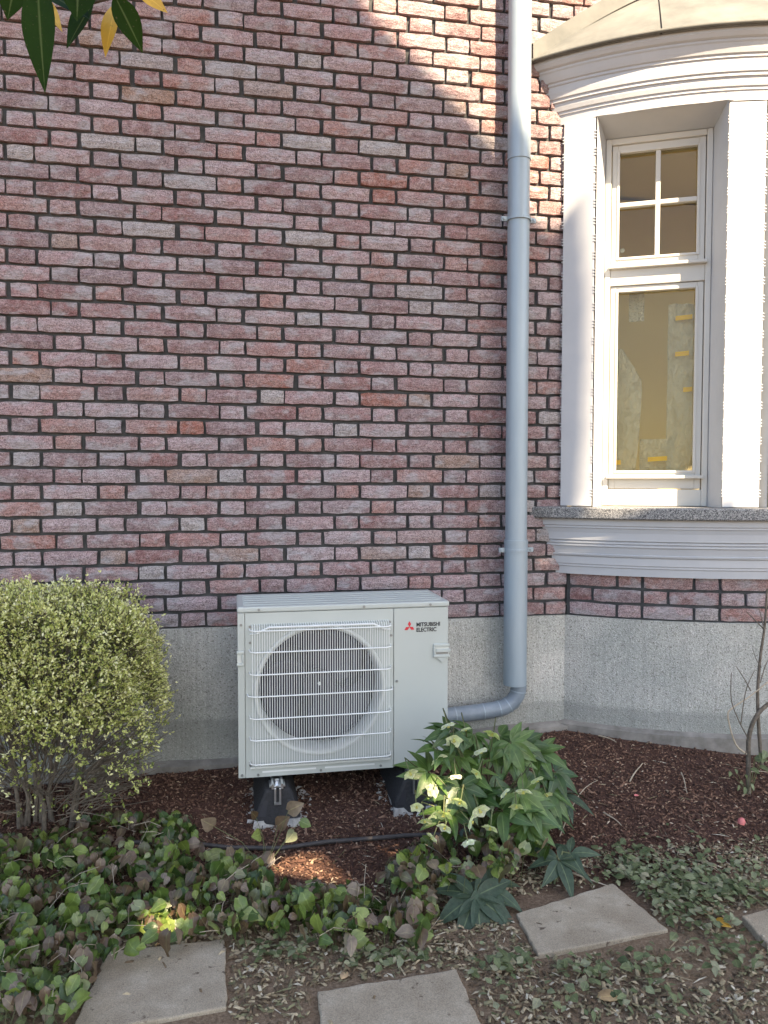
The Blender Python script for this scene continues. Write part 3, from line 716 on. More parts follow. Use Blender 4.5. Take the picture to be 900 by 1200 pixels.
# rubber feet
def foot(x, label):
    y0, y1 = -.520, -.02; zb, zt = -.168, -.018
    f = thing('rubber_foot', label, 'rubber foot', (x, y0, zb), 'rubber feet under the outdoor unit')
    pr = [(-.088, 0), (.088, 0), (.087, .050), (.046, .142), (-.046, .142), (-.087, .050)]
    vs = []
    for yy, s, zs in ((0, 1, 1), (.018, 1, 1), (.045, .99, 1), (y1-y0, 1, 1)):
        for a, b in pr: vs.append((a*s, yy+(.022*b/.142 if yy < .03 else .0), b*zs))
    fs = [(0, 1, 2, 3, 4, 5)[::1]]
    for i in range(3):
        for k in range(6): k2 = (k+1) % 6; fs.append((i*6+k, (i+1)*6+k, (i+1)*6+k2, i*6+k2))
    fs.append(tuple(18+k for k in range(5, -1, -1)))
    MB().add(vs, fs).build('block', M['black'], f, bevel=.014)
    for s in (-1, 1):
        m = MB(); m.add([(s*.046, .010, .040), (s*.074, .010, .045), (s*.052, .018, .100), (s*.036, .018, .100)], [(0, 1, 2, 3)])
        o = m.build('side_notch', M['ink'], f); o.location.y = -.004
    m = MB(); m.box((-.022, .03, .141), (.022, .44, .1465)); m.box((-.022, .014, .142), (-.014, .44, .161)); m.box((.014, .014, .142), (.022, .44, .161)); ra = m.build('rail', M['steel'], f)
    m = MB(); m.box((-.013, .005, .092), (-.006, .012, .146)); m.box((.006, .005, .092), (.013, .012, .146)); m.box((-.013, .004, .084), (.013, .011, .093)); m.box((-.030, .02, .1475), (.030, .085, .152)); m.build('clamp', M['steel'], f)
    m = MB(); m.tube([(0, .05, .150), (0, .05, .166)], .009, 6); m.tube([(0, .05, .152), (0, .05, .164)], .004, 6); m.build('bolt', M['steel'], f)
    return f
foot(.145, 'black rubber foot under the fan side of the outdoor unit')
foot(.690, 'black rubber foot behind the hellebore, under the service panel side')
def crumbs(x, y, w, d, n, label):
    m = MB(); r = random.Random(int(x*1000))
    for i in range(n):
        e = r.random(); s = r.uniform(.006, .018)
        a = r.uniform(0, 6.28); px, py = x+math.cos(a)*w*r.uniform(.85, 1.4), y+math.sin(a)*d*r.uniform(.85, 1.25)
        z = float(gz(px, py)); q = [(px+r.uniform(-s, s), py+r.uniform(-s, s), z+r.uniform(-.004, s*.9)) for _ in range(4)]
        m.add(q, [(0, 1, 2), (0, 3, 1), (1, 3, 2), (0, 2, 3)])
    k = 22; vs = []
    for zz, sc in ((-.02, .98), (.006, .93)):
        for i in range(k):
            a = 6.283*i/k; j = 1+.10*math.sin(5*a)+.06*math.sin(11*a+1)
            vs.append((x+max(-1, min(1, 1.35*math.cos(a)))*w*sc*j, y+max(-1, min(1, 1.35*math.sin(a)))*d*sc*j, float(gz(x, y))+zz))
    m.add(vs, [tuple(k+i for i in range(k))]+[(i, (i+1) % k, k+(i+1) % k, k+i) for i in range(k)])
    tag(m.build('mortar_pad', M['lime']), label, 'mortar pad')
crumbs(.145, -.375, .098, .15, 170, 'crumbly white mortar pad under the foot on the fan side')
crumbs(.690, -.375, .098, .15, 150, 'crumbly white mortar pad under the foot behind the hellebore')

# ------------------------------------------------------------------ stepping stones
def stone(cs, label, h=.010):
    rs = random.Random(int(cs[0][0]*1000)); c0 = [Vector(q) for q in cs]; c = []
    for i, q in enumerate(c0):
        w = c0[(i+1) % len(c0)]
        for k in range(14): c.append(q.lerp(w, k/14)+Vector((rs.gauss(0, .0016), rs.gauss(0, .0016))))
    n = len(c); ctr = sum(c, Vector((0, 0)))/n
    zt = max(float(gz(q.x, q.y)) for q in c)+h
    vs = [(q.x, q.y, zt-.06) for q in c]+[(q.x, q.y, zt) for q in c]
    o = MB().add(vs, [tuple(range(n-1, -1, -1)), tuple(n+i for i in range(n))]+[(i, (i+1) % n, n+(i+1) % n, n+i) for i in range(n)]).build('stepping_stone', M['slab'], bevel=.004)
    tag(o, label, 'paving slab', 'stepping stones across the bed')
stone([(-.395, -1.60), (-.04, -1.57), (-.045, -1.285), (-.36, -1.285)], 'square stepping stone at the lower left beside the barrenwort leaves')
stone([(.170, -1.90), (.555, -1.92), (.550, -1.535), (.185, -1.553)], 'stepping stone cut off by the bottom edge near the middle')
stone([(.796, -1.500), (1.207, -1.466), (1.175, -1.195), (.807, -1.303)], 'large stepping stone touching the dark hellebore leaves')
stone([(1.428, -1.60), (1.78, -1.58), (1.80, -1.40), (1.452, -1.455)], 'stepping stone cut off by the right edge of the picture')

# ------------------------------------------------------------------ loose stuff on the bed
SLABS = [(-.41, -.03, -1.62, -1.27), (.165, .57, -1.95, -1.52), (.79, 1.22, -1.51, -1.20), (1.42, 1.8, -1.62, -1.40)]
def on_slab(x, y): return any(a < x < b and c < y < d for a, b, c, d in SLABS)
def inwall(x, y): return y > -.045 if x < 1.52 else math.hypot(x-BC[0], y-BC[1]) < RB+.05
def chips(n, xr, yr, L, wd, th, name, mat, label, cat, dens=None, up=.35, rpow=1.0):
    vs = []; fs = []; rr = []; c = 0
    r = random.Random(n)
    while c < n:
        x, y = r.uniform(*xr), r.uniform(*yr)
        if inwall(x, y): continue
        if on_slab(x, y) and r.random() > .012: continue
        if dens and r.random() > dens(x, y): continue
        l, w, h = r.uniform(*L), r.uniform(*wd), r.uniform(*th)
        z = float(gz(x, y))+r.uniform(0, .008)+(.022 if on_slab(x, y) else 0); a = r.uniform(0, 6.283); e = r.gauss(0, up)
        d = Vector((math.cos(a)*math.cos(e), math.sin(a)*math.cos(e), math.sin(e))); s = Vector((-math.sin(a), math.cos(a), r.gauss(0, .3))).normalized(); u = d.cross(s)
        p = Vector((x, y, z)); o = len(vs)
        vs += [tuple(p-d*l/2-s*w*.3), tuple(p-d*l*.4+s*w/2), tuple(p+d*l/2+s*w*.2), tuple(p+d*l*.35-s*w/2), tuple(p+u*h)]
        fs += [(o, o+3, o+4), (o+3, o+2, o+4), (o+2, o+1, o+4), (o+1, o, o+4)]
        rr += [r.random()**rpow]*5; c += 1
    m = MB(); m.v = vs; m.f = fs; m.m = [0]*len(fs); m.r = rr
    o = m.build(name, M[mat], kind='stuff'); tag(o, label, cat); return o
chips(36000, (-1.3, 2.7), (-1.2, .3), (.006, .019), (.003, .008), (.002, .006), 'bark_mulch', 'mulch', 'dark red brown bark mulch covering the bed along the wall', 'mulch', lambda x, y: 1 if y > -.95 else max(0, (y+1.2)*4), rpow=1.1)
chips(1600, (-1.2, 2.6), (-1.15, .2), (.018, .042), (.006, .014), (.003, .009), 'bark_pieces', 'mulch', 'coarser bark pieces lying on the fine mulch', 'mulch', rpow=.7)
chips(17000, (-.9, 2.2), (-2.3, -1.0), (.008, .03), (.005, .014), (.002, .006), 'leaf_litter', 'litter', 'dry leaf litter and bits scattered over the bare soil in front', 'leaf litter', lambda x, y: .35+.65*(math.sin(5*x+3*y)*math.sin(4*y-2*x) > -.2))
chips(420, (-.9, 2.3), (-2.3, -.1), (.03, .10), (.002, .004), (.002, .004), 'twig_litter', 'litter', 'thin dry twigs strewn over soil and mulch', 'twigs', up=.12, rpow=.6)

# stray pale twigs and fallen leaves, one by one
def twig(p, q, r, label, mat='pale_twig', bend=.003):
    a = gat(*p, -.12); b = gat(*q, -.12); pts = []
    for i in range(7):
        t = i/6; w = a.lerp(b, t); w.z = float(gz(w.x, w.y))+.012+bend*math.sin(math.pi*t); w.x += .003*math.sin(5*t+p[0]); pts.append(w)
    m = MB(); m.tube(pts, [r*(1-.5*i/6) for i in range(7)], 6); tag(m.build('twig', M[mat], smooth=True), label, 'twig')
twig((648, 1012), (712, 1032), .004, 'long pale stalk lying beside the right hellebore leaves')
twig((702, 884), (722, 890), .004, 'short pale stick on the mulch below the bay plinth')
twig((738, 925), (752, 908), .0035, 'forked pale twig on the mulch in the middle of the bed')
twig((708, 955), (728, 968), .0035, 'pale twig on the mulch above the weeds')
twig((816, 1028), (854, 1048), .004, 'straight pale stalk among the weeds at the right')
twig((880, 912), (900, 912), .003, 'thin twig at the right edge beside the green sprouts')
twig((655, 980), (700, 925), .0025, 'thin arching stem right of the hellebore', bend=.05)
twig((798, 915), (806, 935), .003, 'short twig standing off the mulch below the bay window')

def leaf_mesh(mb, base, d, up, L, wd, curl=.15, fold=.2, n=6, mi=0, rnd=.5, shape='lance', roll=0, jit=0):
    """a leaf from base along d with its face towards up"""
    d = d.normalized(); s = d.cross(up)
    if s.length < 1e-4: s = d.orthogonal()
    s.normalize(); u = s.cross(d)
    if roll: s, u = s*math.cos(roll)+u*math.sin(roll), u*math.cos(roll)-s*math.sin(roll)
    vs = []; fs = []
    for i in range(n+1):
        t = i/n
        if shape == 'lance': w = math.sin(math.pi*(t**.8))*.5*(1-.15*t)
        elif shape == 'heart': w = [.16, .50, .54, .43, .25, .02, 0][i] if n == 5 else .5*math.sin(math.pi*min(1, t**.62+.02))
        else: w = .5*math.sin(math.pi*t**.62)**.8
        w *= wd
        c = base + d*(L*t) + u*(-curl*L*t*t)
        if shape == 'heart' and i == 0: vs += [c-s*w-d*L*.12, c, c+s*w-d*L*.12]
        else: vs += [c-s*w+u*(fold*w), c, c+s*w+u*(fold*w)]
    if jit: vs = [q if k % 3 == 1 and k > n*3 else q+(s*random.gauss(0, 1)+u*random.gauss(0, 1.5)+d*random.gauss(0, .6))*jit*L for k, q in enumerate(vs)]
    for i in range(n):
        o = i*3; fs += [(o, o+1, o+4, o+3), (o+1, o+2, o+5, o+4)]
    o = len(mb.v); mb.add(vs, fs, mi, rnd)
    for i in range(n+1): mb.q[o+3*i+1] = 1

def fallen(px, py, L, wd, ang, mat, label):
    p = gat(px, py, -.13); z = float(gz(p.x, p.y)); mb = MB()
    leaf_mesh(mb, Vector((p.x, p.y, z+.010)), Vector((math.cos(ang), math.sin(ang), .12)), Vector((0, -.25, 1)), L, wd, .15, .25)
    o = mb.build('fallen_leaf', M[mat], smooth=True); sd = o.modifiers.new('s', 'SOLIDIFY'); sd.thickness = .001; tag(o, label, 'leaf')
fallen(699, 1166, .075, .038, -.2, 'dead', 'tan fallen leaf on bare soil below the large stepping stone')
fallen(825, 1068, .05, .035, .4, 'dead', 'pinkish dry leaf among the weeds beside the right edge slab')
fallen(836, 1076, .05, .04, -.9, 'yellow_leaf', 'pale yellow leaf among the weeds near the right edge slab')
fallen(888, 1040, .07, .022, -.6, 'dead', 'narrow reddish dry leaf at the right edge')
fallen(400, 1148, .035, .022, .9, 'dead', 'small dry leaf on soil between the two lower slabs')
b_ = gat(868, 975); m = MB(); m.tube([(b_.x, b_.y, b_.z+.03), (b_.x+.004, b_.y, b_.z+.043), (b_.x+.006, b_.y, b_.z+.052)], [.012, .014, .006], 8)
tag(m.build('fallen_blossom', M['pink'], smooth=True), 'round pink blossom lying on the mulch at the right', 'blossom')
m = MB(); b_ = gat(743, 945); leaf_mesh(m, Vector((b_.x, b_.y, float(gz(b_.x, b_.y))+.014)), Vector((1, .1, .1)), Vector((0, -.3, 1)), .022, .014)
tag(m.build('fallen_petal', M['pink']), 'tiny red petal on the mulch below the bay window', 'petal')

# hose
pts = []
for px, py in ((150, 985), (215, 982), (270, 984), (330, 984), (385, 980), (440, 977), (475, 972), (520, 972)):
    p = gat(px, py, -.12); p.z = float(gz(p.x, p.y))+.013; pts.append(p)
m = MB(); m.tube(pts, .0085, 10); tag(m.build('irrigation_hose', M['hose'], smooth=True), 'black irrigation hose lying on the mulch in front of the outdoor unit', 'hose')

# ------------------------------------------------------------------ ground cover and weeds
def inpoly(x, y, poly):
    c = False; j = len(poly)-1
    for i in range(len(poly)):
        (xi, yi), (xj, yj) = poly[i], poly[j]
        if (yi > y) != (yj > y) and x < (xj-xi)*(y-yi)/(yj-yi)+xi: c = not c
        j = i
    return c
EPX = [(-60, 985), (60, 972), (130, 955), (215, 958), (240, 985), (285, 1000), (335, 1032), (400, 1042), (440, 1030), (475, 995), (520, 978), (590, 975), (645, 985), (640, 1008), (590, 1024), (545, 1030), (512, 1042), (505, 1100), (440, 1108), (380, 1104), (300, 1080), (266, 1096), (200, 1105), (125, 1122), (80, 1190), (20, 1175), (-60, 1190)]
mb = MB(); r = random.Random(3); cnt = 0
while cnt < 2900:
    px, py = r.uniform(-60, 650), r.uniform(955, 1200)
    if not inpoly(px, py, EPX): continue
    big = r.random()
    h = r.uniform(.0, .085) if py > 985 else r.uniform(.0, .055)
    if r.random() > .25+.75*(math.sin(px*.021+py*.05)*math.sin(px*.043-py*.06+1) > -.25): continue
    if px > 470 and py < 1035: h = r.uniform(.0, .13)
    p = gat(px, py, -.14+h)
    g0 = float(gz(p.x, p.y))
    if p.z < g0+.012: p.z = g0+.012
    if on_slab(p.x, p.y) and p.z < g0+.05: continue
    a = r.gauss(-1.5, 1.15); e = r.uniform(-1.35, .3)
    d = Vector((math.cos(a)*math.cos(e), math.sin(a)*math.cos(e), math.sin(e)))
    up = Vector((r.gauss(0, .6), r.gauss(-.35, .55), 1))
    L = r.uniform(.018, .042) if r.random() < .75 else r.uniform(.042, .062); rn = min(.999, max(.001, r.betavariate(1.4, 2.0)*.95 if r.random() < .68 else r.uniform(.72, 1)))
    leaf_mesh(mb, p-d*L*.5, d, up, L, L*r.uniform(.68, .85), r.uniform(.0, .6), r.uniform(-.2, .5), 5, 0, rn, 'heart' if r.random() < .8 else 'oval', r.gauss(0, .4), .022)
    if r.random() < .6 and not on_slab(p.x, p.y) and not on_slab(p.x, p.y-.06):
        q = Vector((p.x+r.uniform(-.04, .04), p.y+r.uniform(0, .05), g0)); b = p-d*L*.5
        mb.tube([q, q.lerp(b, .6)+Vector((0, 0, .015)), b], .0011, 3, False, 1, .1)
    cnt += 1
for i in range(170):          # thin runners and dry stalks tangled through the carpet
    px, py = r.uniform(-60, 600), r.uniform(965, 1180)
    if not inpoly(px, py, EPX): continue
    p = gat(px, py, -.14+r.uniform(.02, .08)); a = r.uniform(0, 6.28); d = Vector((math.cos(a), math.sin(a), r.uniform(-.3, .6)))*r.uniform(.05, .14)
    mb.tube([p-d*.5, p+Vector((r.gauss(0, .008), r.gauss(0, .008), .012)), p+d*.5], .0012, 3, False, 2)
tag(mb.build('barrenwort_ground_cover', [M['epi'], M['green_stem'], M['pale_twig']], smooth=True, kind='stuff'), 'carpet of heart shaped green and bronze leaves across the lower left bed', 'ground cover')

mb = MB(); r = random.Random(11); cnt = 0
clusters = [(790, 1035, 75, 40, 520), (870, 1045, 45, 35, 240), (735, 1010, 30, 22, 150), (760, 1070, 40, 20, 150), (760, 1130, 35, 18, 60), (690, 1130, 28, 12, 45), (590, 1125, 40, 16, 50), (850, 1110, 45, 20, 60), (450, 1120, 50, 10, 80), (330, 1110, 40, 14, 70), (40, 1165, 60, 30, 120), (670, 1160, 110, 30, 60)]
for cx, cy, sx, sy, n in clusters:
    for i in range(n):
        px, py = r.gauss(cx, sx*.55), r.gauss(cy, sy*.55); h = abs(r.gauss(0, .016))
        p = gat(px, py, -.13+h); g0 = float(gz(p.x, p.y)); p.z = max(p.z, g0+.006)
        if on_slab(p.x, p.y): continue
        a = r.uniform(0, 6.28); e = r.gauss(0, .35); d = Vector((math.cos(a), math.sin(a), math.sin(e)))
        L = r.uniform(.014, .036)
        leaf_mesh(mb, p, d, Vector((r.gauss(0, .3), r.gauss(-.3, .3), 1)), L, L*r.uniform(.5, .8), .15, .2, 3, 0, r.uniform(.01, .99), 'oval')
tag(mb.build('low_weeds', M['weed'], smooth=True, kind='stuff'), 'low green weeds around the stepping stones at the lower right', 'weeds')

# a few tall barrenwort leaves standing out of the carpet
EP = thing('barrenwort_sprig', 'brown and green barrenwort sprig standing in front of the rubber foot', 'sprig', gat(310, 1020, -.14))
r = random.Random(5)
for px, py, rn, L in ((338, 950, .95, .062), (352, 962, .3, .04), (325, 968, .88, .06), (305, 978, .6, .05), (345, 975, .7, .05), (250, 968, .97, .06), (318, 1000, .8, .06), (300, 958, .75, .035)):
    b = Vector(EP.location); tip = at(px, py, b.y+r.uniform(-.03, .03)); mbl = MB()
    rel = tip-b
    leaf_mesh(mbl, rel, Vector((r.uniform(-.5, .8), -.35, r.uniform(-.3, .5))), Vector((r.uniform(-.3, .3), -1, .5)), L, L*.8, .2, .2, 5, 0, rn, 'heart')
    mbl.tube([(0, 0, 0), rel*.5+Vector((.01, 0, .02)), rel], .0011, 4, False, 1, .1)
    mbl.build('leaf', [M['epi'], M['green_stem']], EP, smooth=True)

# ------------------------------------------------------------------ hellebores
def hellebore(base, leaves, flowers, label, mat='helle', seed=1):
    H = thing('hellebore', label, 'hellebore', base); r = random.Random(seed); B = Vector(base)
    for px, py, y, L, n, face in leaves:
        c = at(px, py, y); rel = c-B; mb = MB()
        axis_ = Vector((face[0], face[1], face[2])).normalized()       # direction the leaf's middle leaflet points
        up = Vector((r.gauss(0, .25), -.75, .85)) if mat == 'helle' else Vector((r.gauss(0, .15), -.45, 1))
        s = axis_.cross(up).normalized(); u = s.cross(axis_).normalized()
        span = 2.0 if mat == 'helle' else 2.5
        for k in range(n):
            a = -span+2*span*k/(n-1)+r.gauss(0, .08)
            d = axis_*math.cos(a)+s*math.sin(a)
            ll = L*(1-.22*abs(a)/span)*r.uniform(.9, 1.08)
            leaf_mesh(mb, rel+d*.004, d+u*.15, u, ll, ll*r.uniform(.36, .46), r.uniform(.25, .5), .28, 8, 0, .5, 'lance', r.gauss(0, .2))
        mb.tube([(r.uniform(-.03, .03), r.uniform(-.03, .03), 0), rel*.5+Vector((0, .0, .05)), rel], [.004, .0032, .0025], 6, False, 1)
        o = mb.build('leaf', [M[mat], M['green_stem']], H, smooth=True)
    for px, py, y, sz in flowers:
        c = at(px, py, y-.035); rel = c-B; mb = MB()
        ax = Vector((r.gauss(0, .45), -.55+r.gauss(0, .3), -.75+r.gauss(0, .3))).normalized(); sz *= .84; s = ax.orthogonal().normalized(); u = ax.cross(s)
        for k in range(5):
            a = 2*math.pi*k/5+r.gauss(0, .08); o_ = s*math.cos(a)+u*math.sin(a)
            leaf_mesh(mb, rel, o_*.8+ax*.6, ax*-.8+o_*.6, sz*.66, sz*.74, -.30, .15, 6, 0, .5, 'oval')
        for k in range(9):
            a = 6.28*k/9; o_ = s*math.cos(a)+u*math.sin(a)
            mb.tube([rel, rel+ax*sz*.28+o_*sz*.09], .0012, 4, True, 2)
        top = rel-ax*.03+Vector((0, .01, .02))
        mb.tube([(0, 0, .02), rel*.55+Vector((0, .02, .05)), top, rel], [.003, .0026, .002, .002], 6, False, 1)
        mb.build('flower', [M['petal'], M['green_stem'], M['stamen']], H, smooth=True)
    return H
D = lambda *a: a
r = random.Random(21); lv = []
for px, py, y in ((545, 872, -.86), (578, 880, -.85), (612, 872, -.84), (545, 905, -.94), (625, 905, -.88), (640, 925, -.9), (572, 918, -.98), (588, 950, -1.02), (524, 928, -.97), (560, 935, -1.0), (640, 950, -.93), (525, 950, -1.03), (618, 965, -1.02), (555, 860, -.86), (535, 885, -.9), (600, 888, -.88), (650, 905, -.86), (585, 862, -.84), (632, 882, -.84), (512, 878, -.98), (528, 858, -.95), (503, 905, -1.0), (540, 922, -1.02), (610, 930, -1.02), (598, 870, -.9), (620, 945, -1.03)):
    a = (px-565)/75
    lv.append((px, py, y, r.uniform(.085, .125), r.choice((6, 7, 7, 8)), (a+r.gauss(0, .3), -.6, -.35+r.gauss(0, .3)-.2*abs(a))))
fl_ = [(524, 848, -.95, .060), (578, 858, -.93, .062), (532, 866, -.96, .058), (513, 887, -.98, .062), (562, 878, -.97, .062), (545, 853, -.9, .045), (613, 925, -1.02, .064), (628, 912, -.98, .058), (605, 943, -1.04, .050), (561, 948, -1.06, .066), (575, 968, -1.08, .056), (520, 952, -1.06, .064), (522, 968, -1.07, .052), (488, 944, -1.04, .045), (480, 905, -1.02, .05), (540, 938, -1.05, .06), (550, 962, -1.07, .06), (497, 960, -1.05, .05), (590, 928, -1.03, .05), (508, 925, -1.04, .05), (534, 908, -1.03, .05), (560, 905, -1.03, .045), (640, 930, -.98, .045), (548, 985, -1.09, .05), (508, 980, -1.07, .05)]
hb = gat(570, 985, -.14); hellebore((hb.x, hb.y, float(gz(hb.x, hb.y))), lv, fl_, 'flowering hellebore with pale green nodding blooms beside the outdoor unit')
hb = gat(652, 960, -.10)
hellebore((hb.x, hb.y, float(gz(hb.x, hb.y))), [(655, 930, hb.y-.03, .135, 7, (.9, -.6, -.35)), (640, 915, hb.y, .10, 6, (.3, -.5, .5))], [], 'dark leaf fan of hellebore spreading over the mulch at the right', 'helle_old', 2)
hb = gat(650, 1022, -.12)
hellebore((hb.x, hb.y, float(gz(hb.x, hb.y))), [(655, 1008, hb.y-.02, .115, 7, (.1, -1, -.45)), (668, 1000, hb.y, .085, 5, (.8, -.3, .2))], [], 'small dark hellebore at the corner of the large stepping stone', 'helle_old', 3)
hb = gat(565, 1050, -.12)
hellebore((hb.x, hb.y, float(gz(hb.x, hb.y))), [(557, 1050, hb.y-.05, .150, 9, (.1, -1, -.75)), (572, 1040, hb.y-.02, .13, 7, (.9, -.5, -.35))], [], 'drooping dark grey green hellebore in front of the stepping stone', 'helle_old', 4)

# ------------------------------------------------------------------ clipped shrub at the left
SC = Vector((-.71, -.46, float(gz(-.71, -.46))))
sh = thing('clipped_shrub', 'clipped yellow green variegated shrub in front of the plinth', 'shrub', SC)
r = random.Random(31); fo = MB(); tw = MB(); npr = np.random.default_rng(31)
def dome(a, e):     # outline of the clipped crown: boxy with rounded shoulders
    ca, sa, ce, se = math.cos(a), math.sin(a), math.cos(e), math.sin(e)
    k = 3.6; q = (abs(ca*ce/.43)**k+abs(sa*ce/.36)**k+abs(se/(.40 if se > 0 else .47))**k)**(-1/k)
    q *= .945+.05*math.sin(5*a+2*e)+.05*math.sin(9*a+7*e+1)+.045*math.sin(3*a-4*e)+.04*math.sin(17*a+11*e)*math.sin(13*e+4*a)
    return Vector((ca*ce*q, sa*ce*q, se*q))
for i in range(12500):
    a = r.uniform(0, 6.283); e = math.asin(r.uniform(-.80, 1) if r.random() < .45 else r.uniform(-.1, 1))
    P = dome(a, e); depth = 1-abs(r.gauss(0, .085)) if r.random() < .8 else r.uniform(.55, .95)
    low = max(0, -e)/.9
    if r.random() < min(.96, low*1.0): continue
    if math.sin(11*a+5*e)*math.sin(9*e-6*a+2) < -.5 and r.random() < .55: continue
    P = P*depth + Vector((0, 0, .495)); nrm = (P-Vector((0, 0, .40))).normalized()
    dirn = (nrm+Vector((r.gauss(0, .35), r.gauss(0, .35), r.gauss(.25, .3)))).normalized()
    tl = r.uniform(.02, .045)
    if depth > .8 and r.random() < .10: tl *= r.uniform(1.4, 2.4)
    tw.tube([P-dirn*tl*1.2, P+dirn*tl*.6], .0008, 3, False)
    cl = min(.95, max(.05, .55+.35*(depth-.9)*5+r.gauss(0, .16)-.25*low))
    for k in range(r.randint(6, 9)):
        t = r.uniform(-.5, .7); b = P+dirn*tl*t
        dd = (dirn*.7+Vector((r.gauss(0, .7), r.gauss(0, .7), r.gauss(.1, .6)))).normalized(); L = r.uniform(.008, .0165)
        s = dd.cross(Vector((r.gauss(0, .5), r.gauss(-.3, .5), 1))).normalized()*L*.30; u = s.cross(dd).normalized()*L*.12
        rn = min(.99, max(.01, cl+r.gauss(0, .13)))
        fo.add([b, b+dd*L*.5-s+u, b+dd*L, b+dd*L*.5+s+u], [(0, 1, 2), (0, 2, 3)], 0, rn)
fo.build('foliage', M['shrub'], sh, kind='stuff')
for i in range(330):           # inner and side twigs
    a = r.uniform(0, 6.283); e = r.uniform(-.75, .9); P = dome(a, e)*r.uniform(.8, 1.02)+Vector((0, 0, .495))
    q = Vector((P.x*.45+r.gauss(0, .03), P.y*.45+r.gauss(0, .03), max(.12, P.z*.55)))
    tw.tube([q, q.lerp(P, .5)+Vector((r.gauss(0, .02), r.gauss(0, .02), r.gauss(0, .015))), P], [.0028, .0019, .0009], 4, False)
for i in range(80):            # sparse dry twigs low on the right
    q = Vector((r.uniform(.05, .2), r.uniform(-.15, .1), r.uniform(.08, .30))); d = Vector((r.uniform(.5, 1), r.gauss(-.1, .3), r.uniform(-.1, .7))).normalized(); L = r.uniform(.12, .30)
    m1 = q+d*L*.5+Vector((0, 0, r.gauss(0, .02))); P = q+d*L+Vector((0, 0, r.gauss(0, .03)))
    tw.tube([q, m1, P], [.002, .0014, .0007], 4, False)
    for k in range(2):
        d2 = (d+Vector((r.gauss(0, .5), r.gauss(0, .5), r.gauss(0, .5)))).normalized(); tw.tube([m1, m1+d2*L*.4], [.001, .0006], 3, False)
tw.build('twigs', M['bark'], sh, kind='stuff')
for i in range(11):
    a = r.uniform(0, 6.28); x, y = .10*math.cos(a), .07*math.sin(a); P = [Vector((x, y, -.02))]
    for k in range(1, 6):
        t = k/5; P.append(Vector((x+math.cos(a)*.22*t*t+r.gauss(0, .012), y+math.sin(a)*.2*t*t+r.gauss(0, .012), .55*t)))
    m = MB(); m.tube(P, [.010, .008, .0065, .005, .0035, .002], 6); m.build('stem', M['bark'], sh, smooth=True)

# ------------------------------------------------------------------ bare shrub at the right edge
bs_p = gat(877, 930, -.12); BSY = bs_p.y
bs = thing('bare_shrub', 'nearly leafless shrub with arching stems in front of the bay plinth', 'shrub', (bs_p.x, BSY, float(gz(bs_p.x, BSY))))
def branch(pxs, r0, r1, mat, name='branch', dy=0):
    P = [at(px, py, BSY+dy*(i/len(pxs)))-Vector(bs.location) for i, (px, py) in enumerate(pxs)]
    Q = []
    for i in range(len(P)-1):
        for k in range(4):
            t = k/4; a, b, c, d = P[max(i-1, 0)], P[i], P[i+1], P[min(i+2, len(P)-1)]
            Q.append(.5*((2*b)+(c-a)*t+(2*a-5*b+4*c-d)*t*t+(3*b-a-3*c+d)*t**3))
    Q.append(P[-1]); n = len(Q)
    m = MB(); m.tube(Q, [r0+(r1-r0)*i/(n-1) for i in range(n)], 8); return m.build(name, M[mat], bs, smooth=True)
branch([(877, 932), (877, 890), (878, 862), (886, 840), (902, 824), (930, 812)], .0095, .008, 'bark', 'stem')
branch([(893, 900), (889, 850), (888, 810), (891, 770), (896, 735), (899, 690)], .008, .004, 'bark', 'stem', .12)
branch([(876, 884), (862, 872), (853, 840), (858, 830), (880, 815), (905, 795)], .004, .0025, 'pale_twig', 'branch', .05)
branch([(873, 884), (877, 868), (866, 845), (857, 820), (857, 788)], .0032, .0015, 'bark')
branch([(868, 850), (874, 810), (884, 786)], .0025, .0012, 'bark', 'branch', .05)
branch([(880, 810), (872, 795), (862, 780)], .0025, .0012, 'bark', 'branch', .08)
branch([(896, 738), (886, 728), (875, 717)], .003, .0014, 'bark', 'branch', .1)
branch([(892, 782), (886, 772), (882, 760)], .0022, .001, 'bark', 'branch', .1)
branch([(895, 736), (892, 722), (889, 712)], .0025, .0012, 'bark', 'branch', .1)
branch([(891, 800), (897, 780), (905, 765)], .0025, .0012, 'bark', 'branch', .1)
r = random.Random(8)
for px, py, L in ((884, 888, .05), (893, 882, .055), (880, 900, .04), (890, 897, .045), (898, 880, .05), (876, 912, .03), (870, 916, .03), (873, 922, .035), (866, 920, .025), (856, 904, .025), (862, 901, .025), (880, 918, .03), (885, 892, .045)):
    m = MB(); p = at(px, py, BSY-.02+r.uniform(-.02, .02))-Vector(bs.location)
    leaf_mesh(m, p, Vector((r.gauss(0, .6), -.4, r.gauss(.1, .4))), Vector((r.gauss(0, .3), -1, .7)), L, L*.6, .2, .2, 5, 0, r.uniform(.2, .7), 'oval')
    m.tube([(r.uniform(-.01, .01), 0, 0), p], .001, 4, False, 1, .1); m.build('leaf', [M['weed'], M['green_stem']], bs, smooth=True)

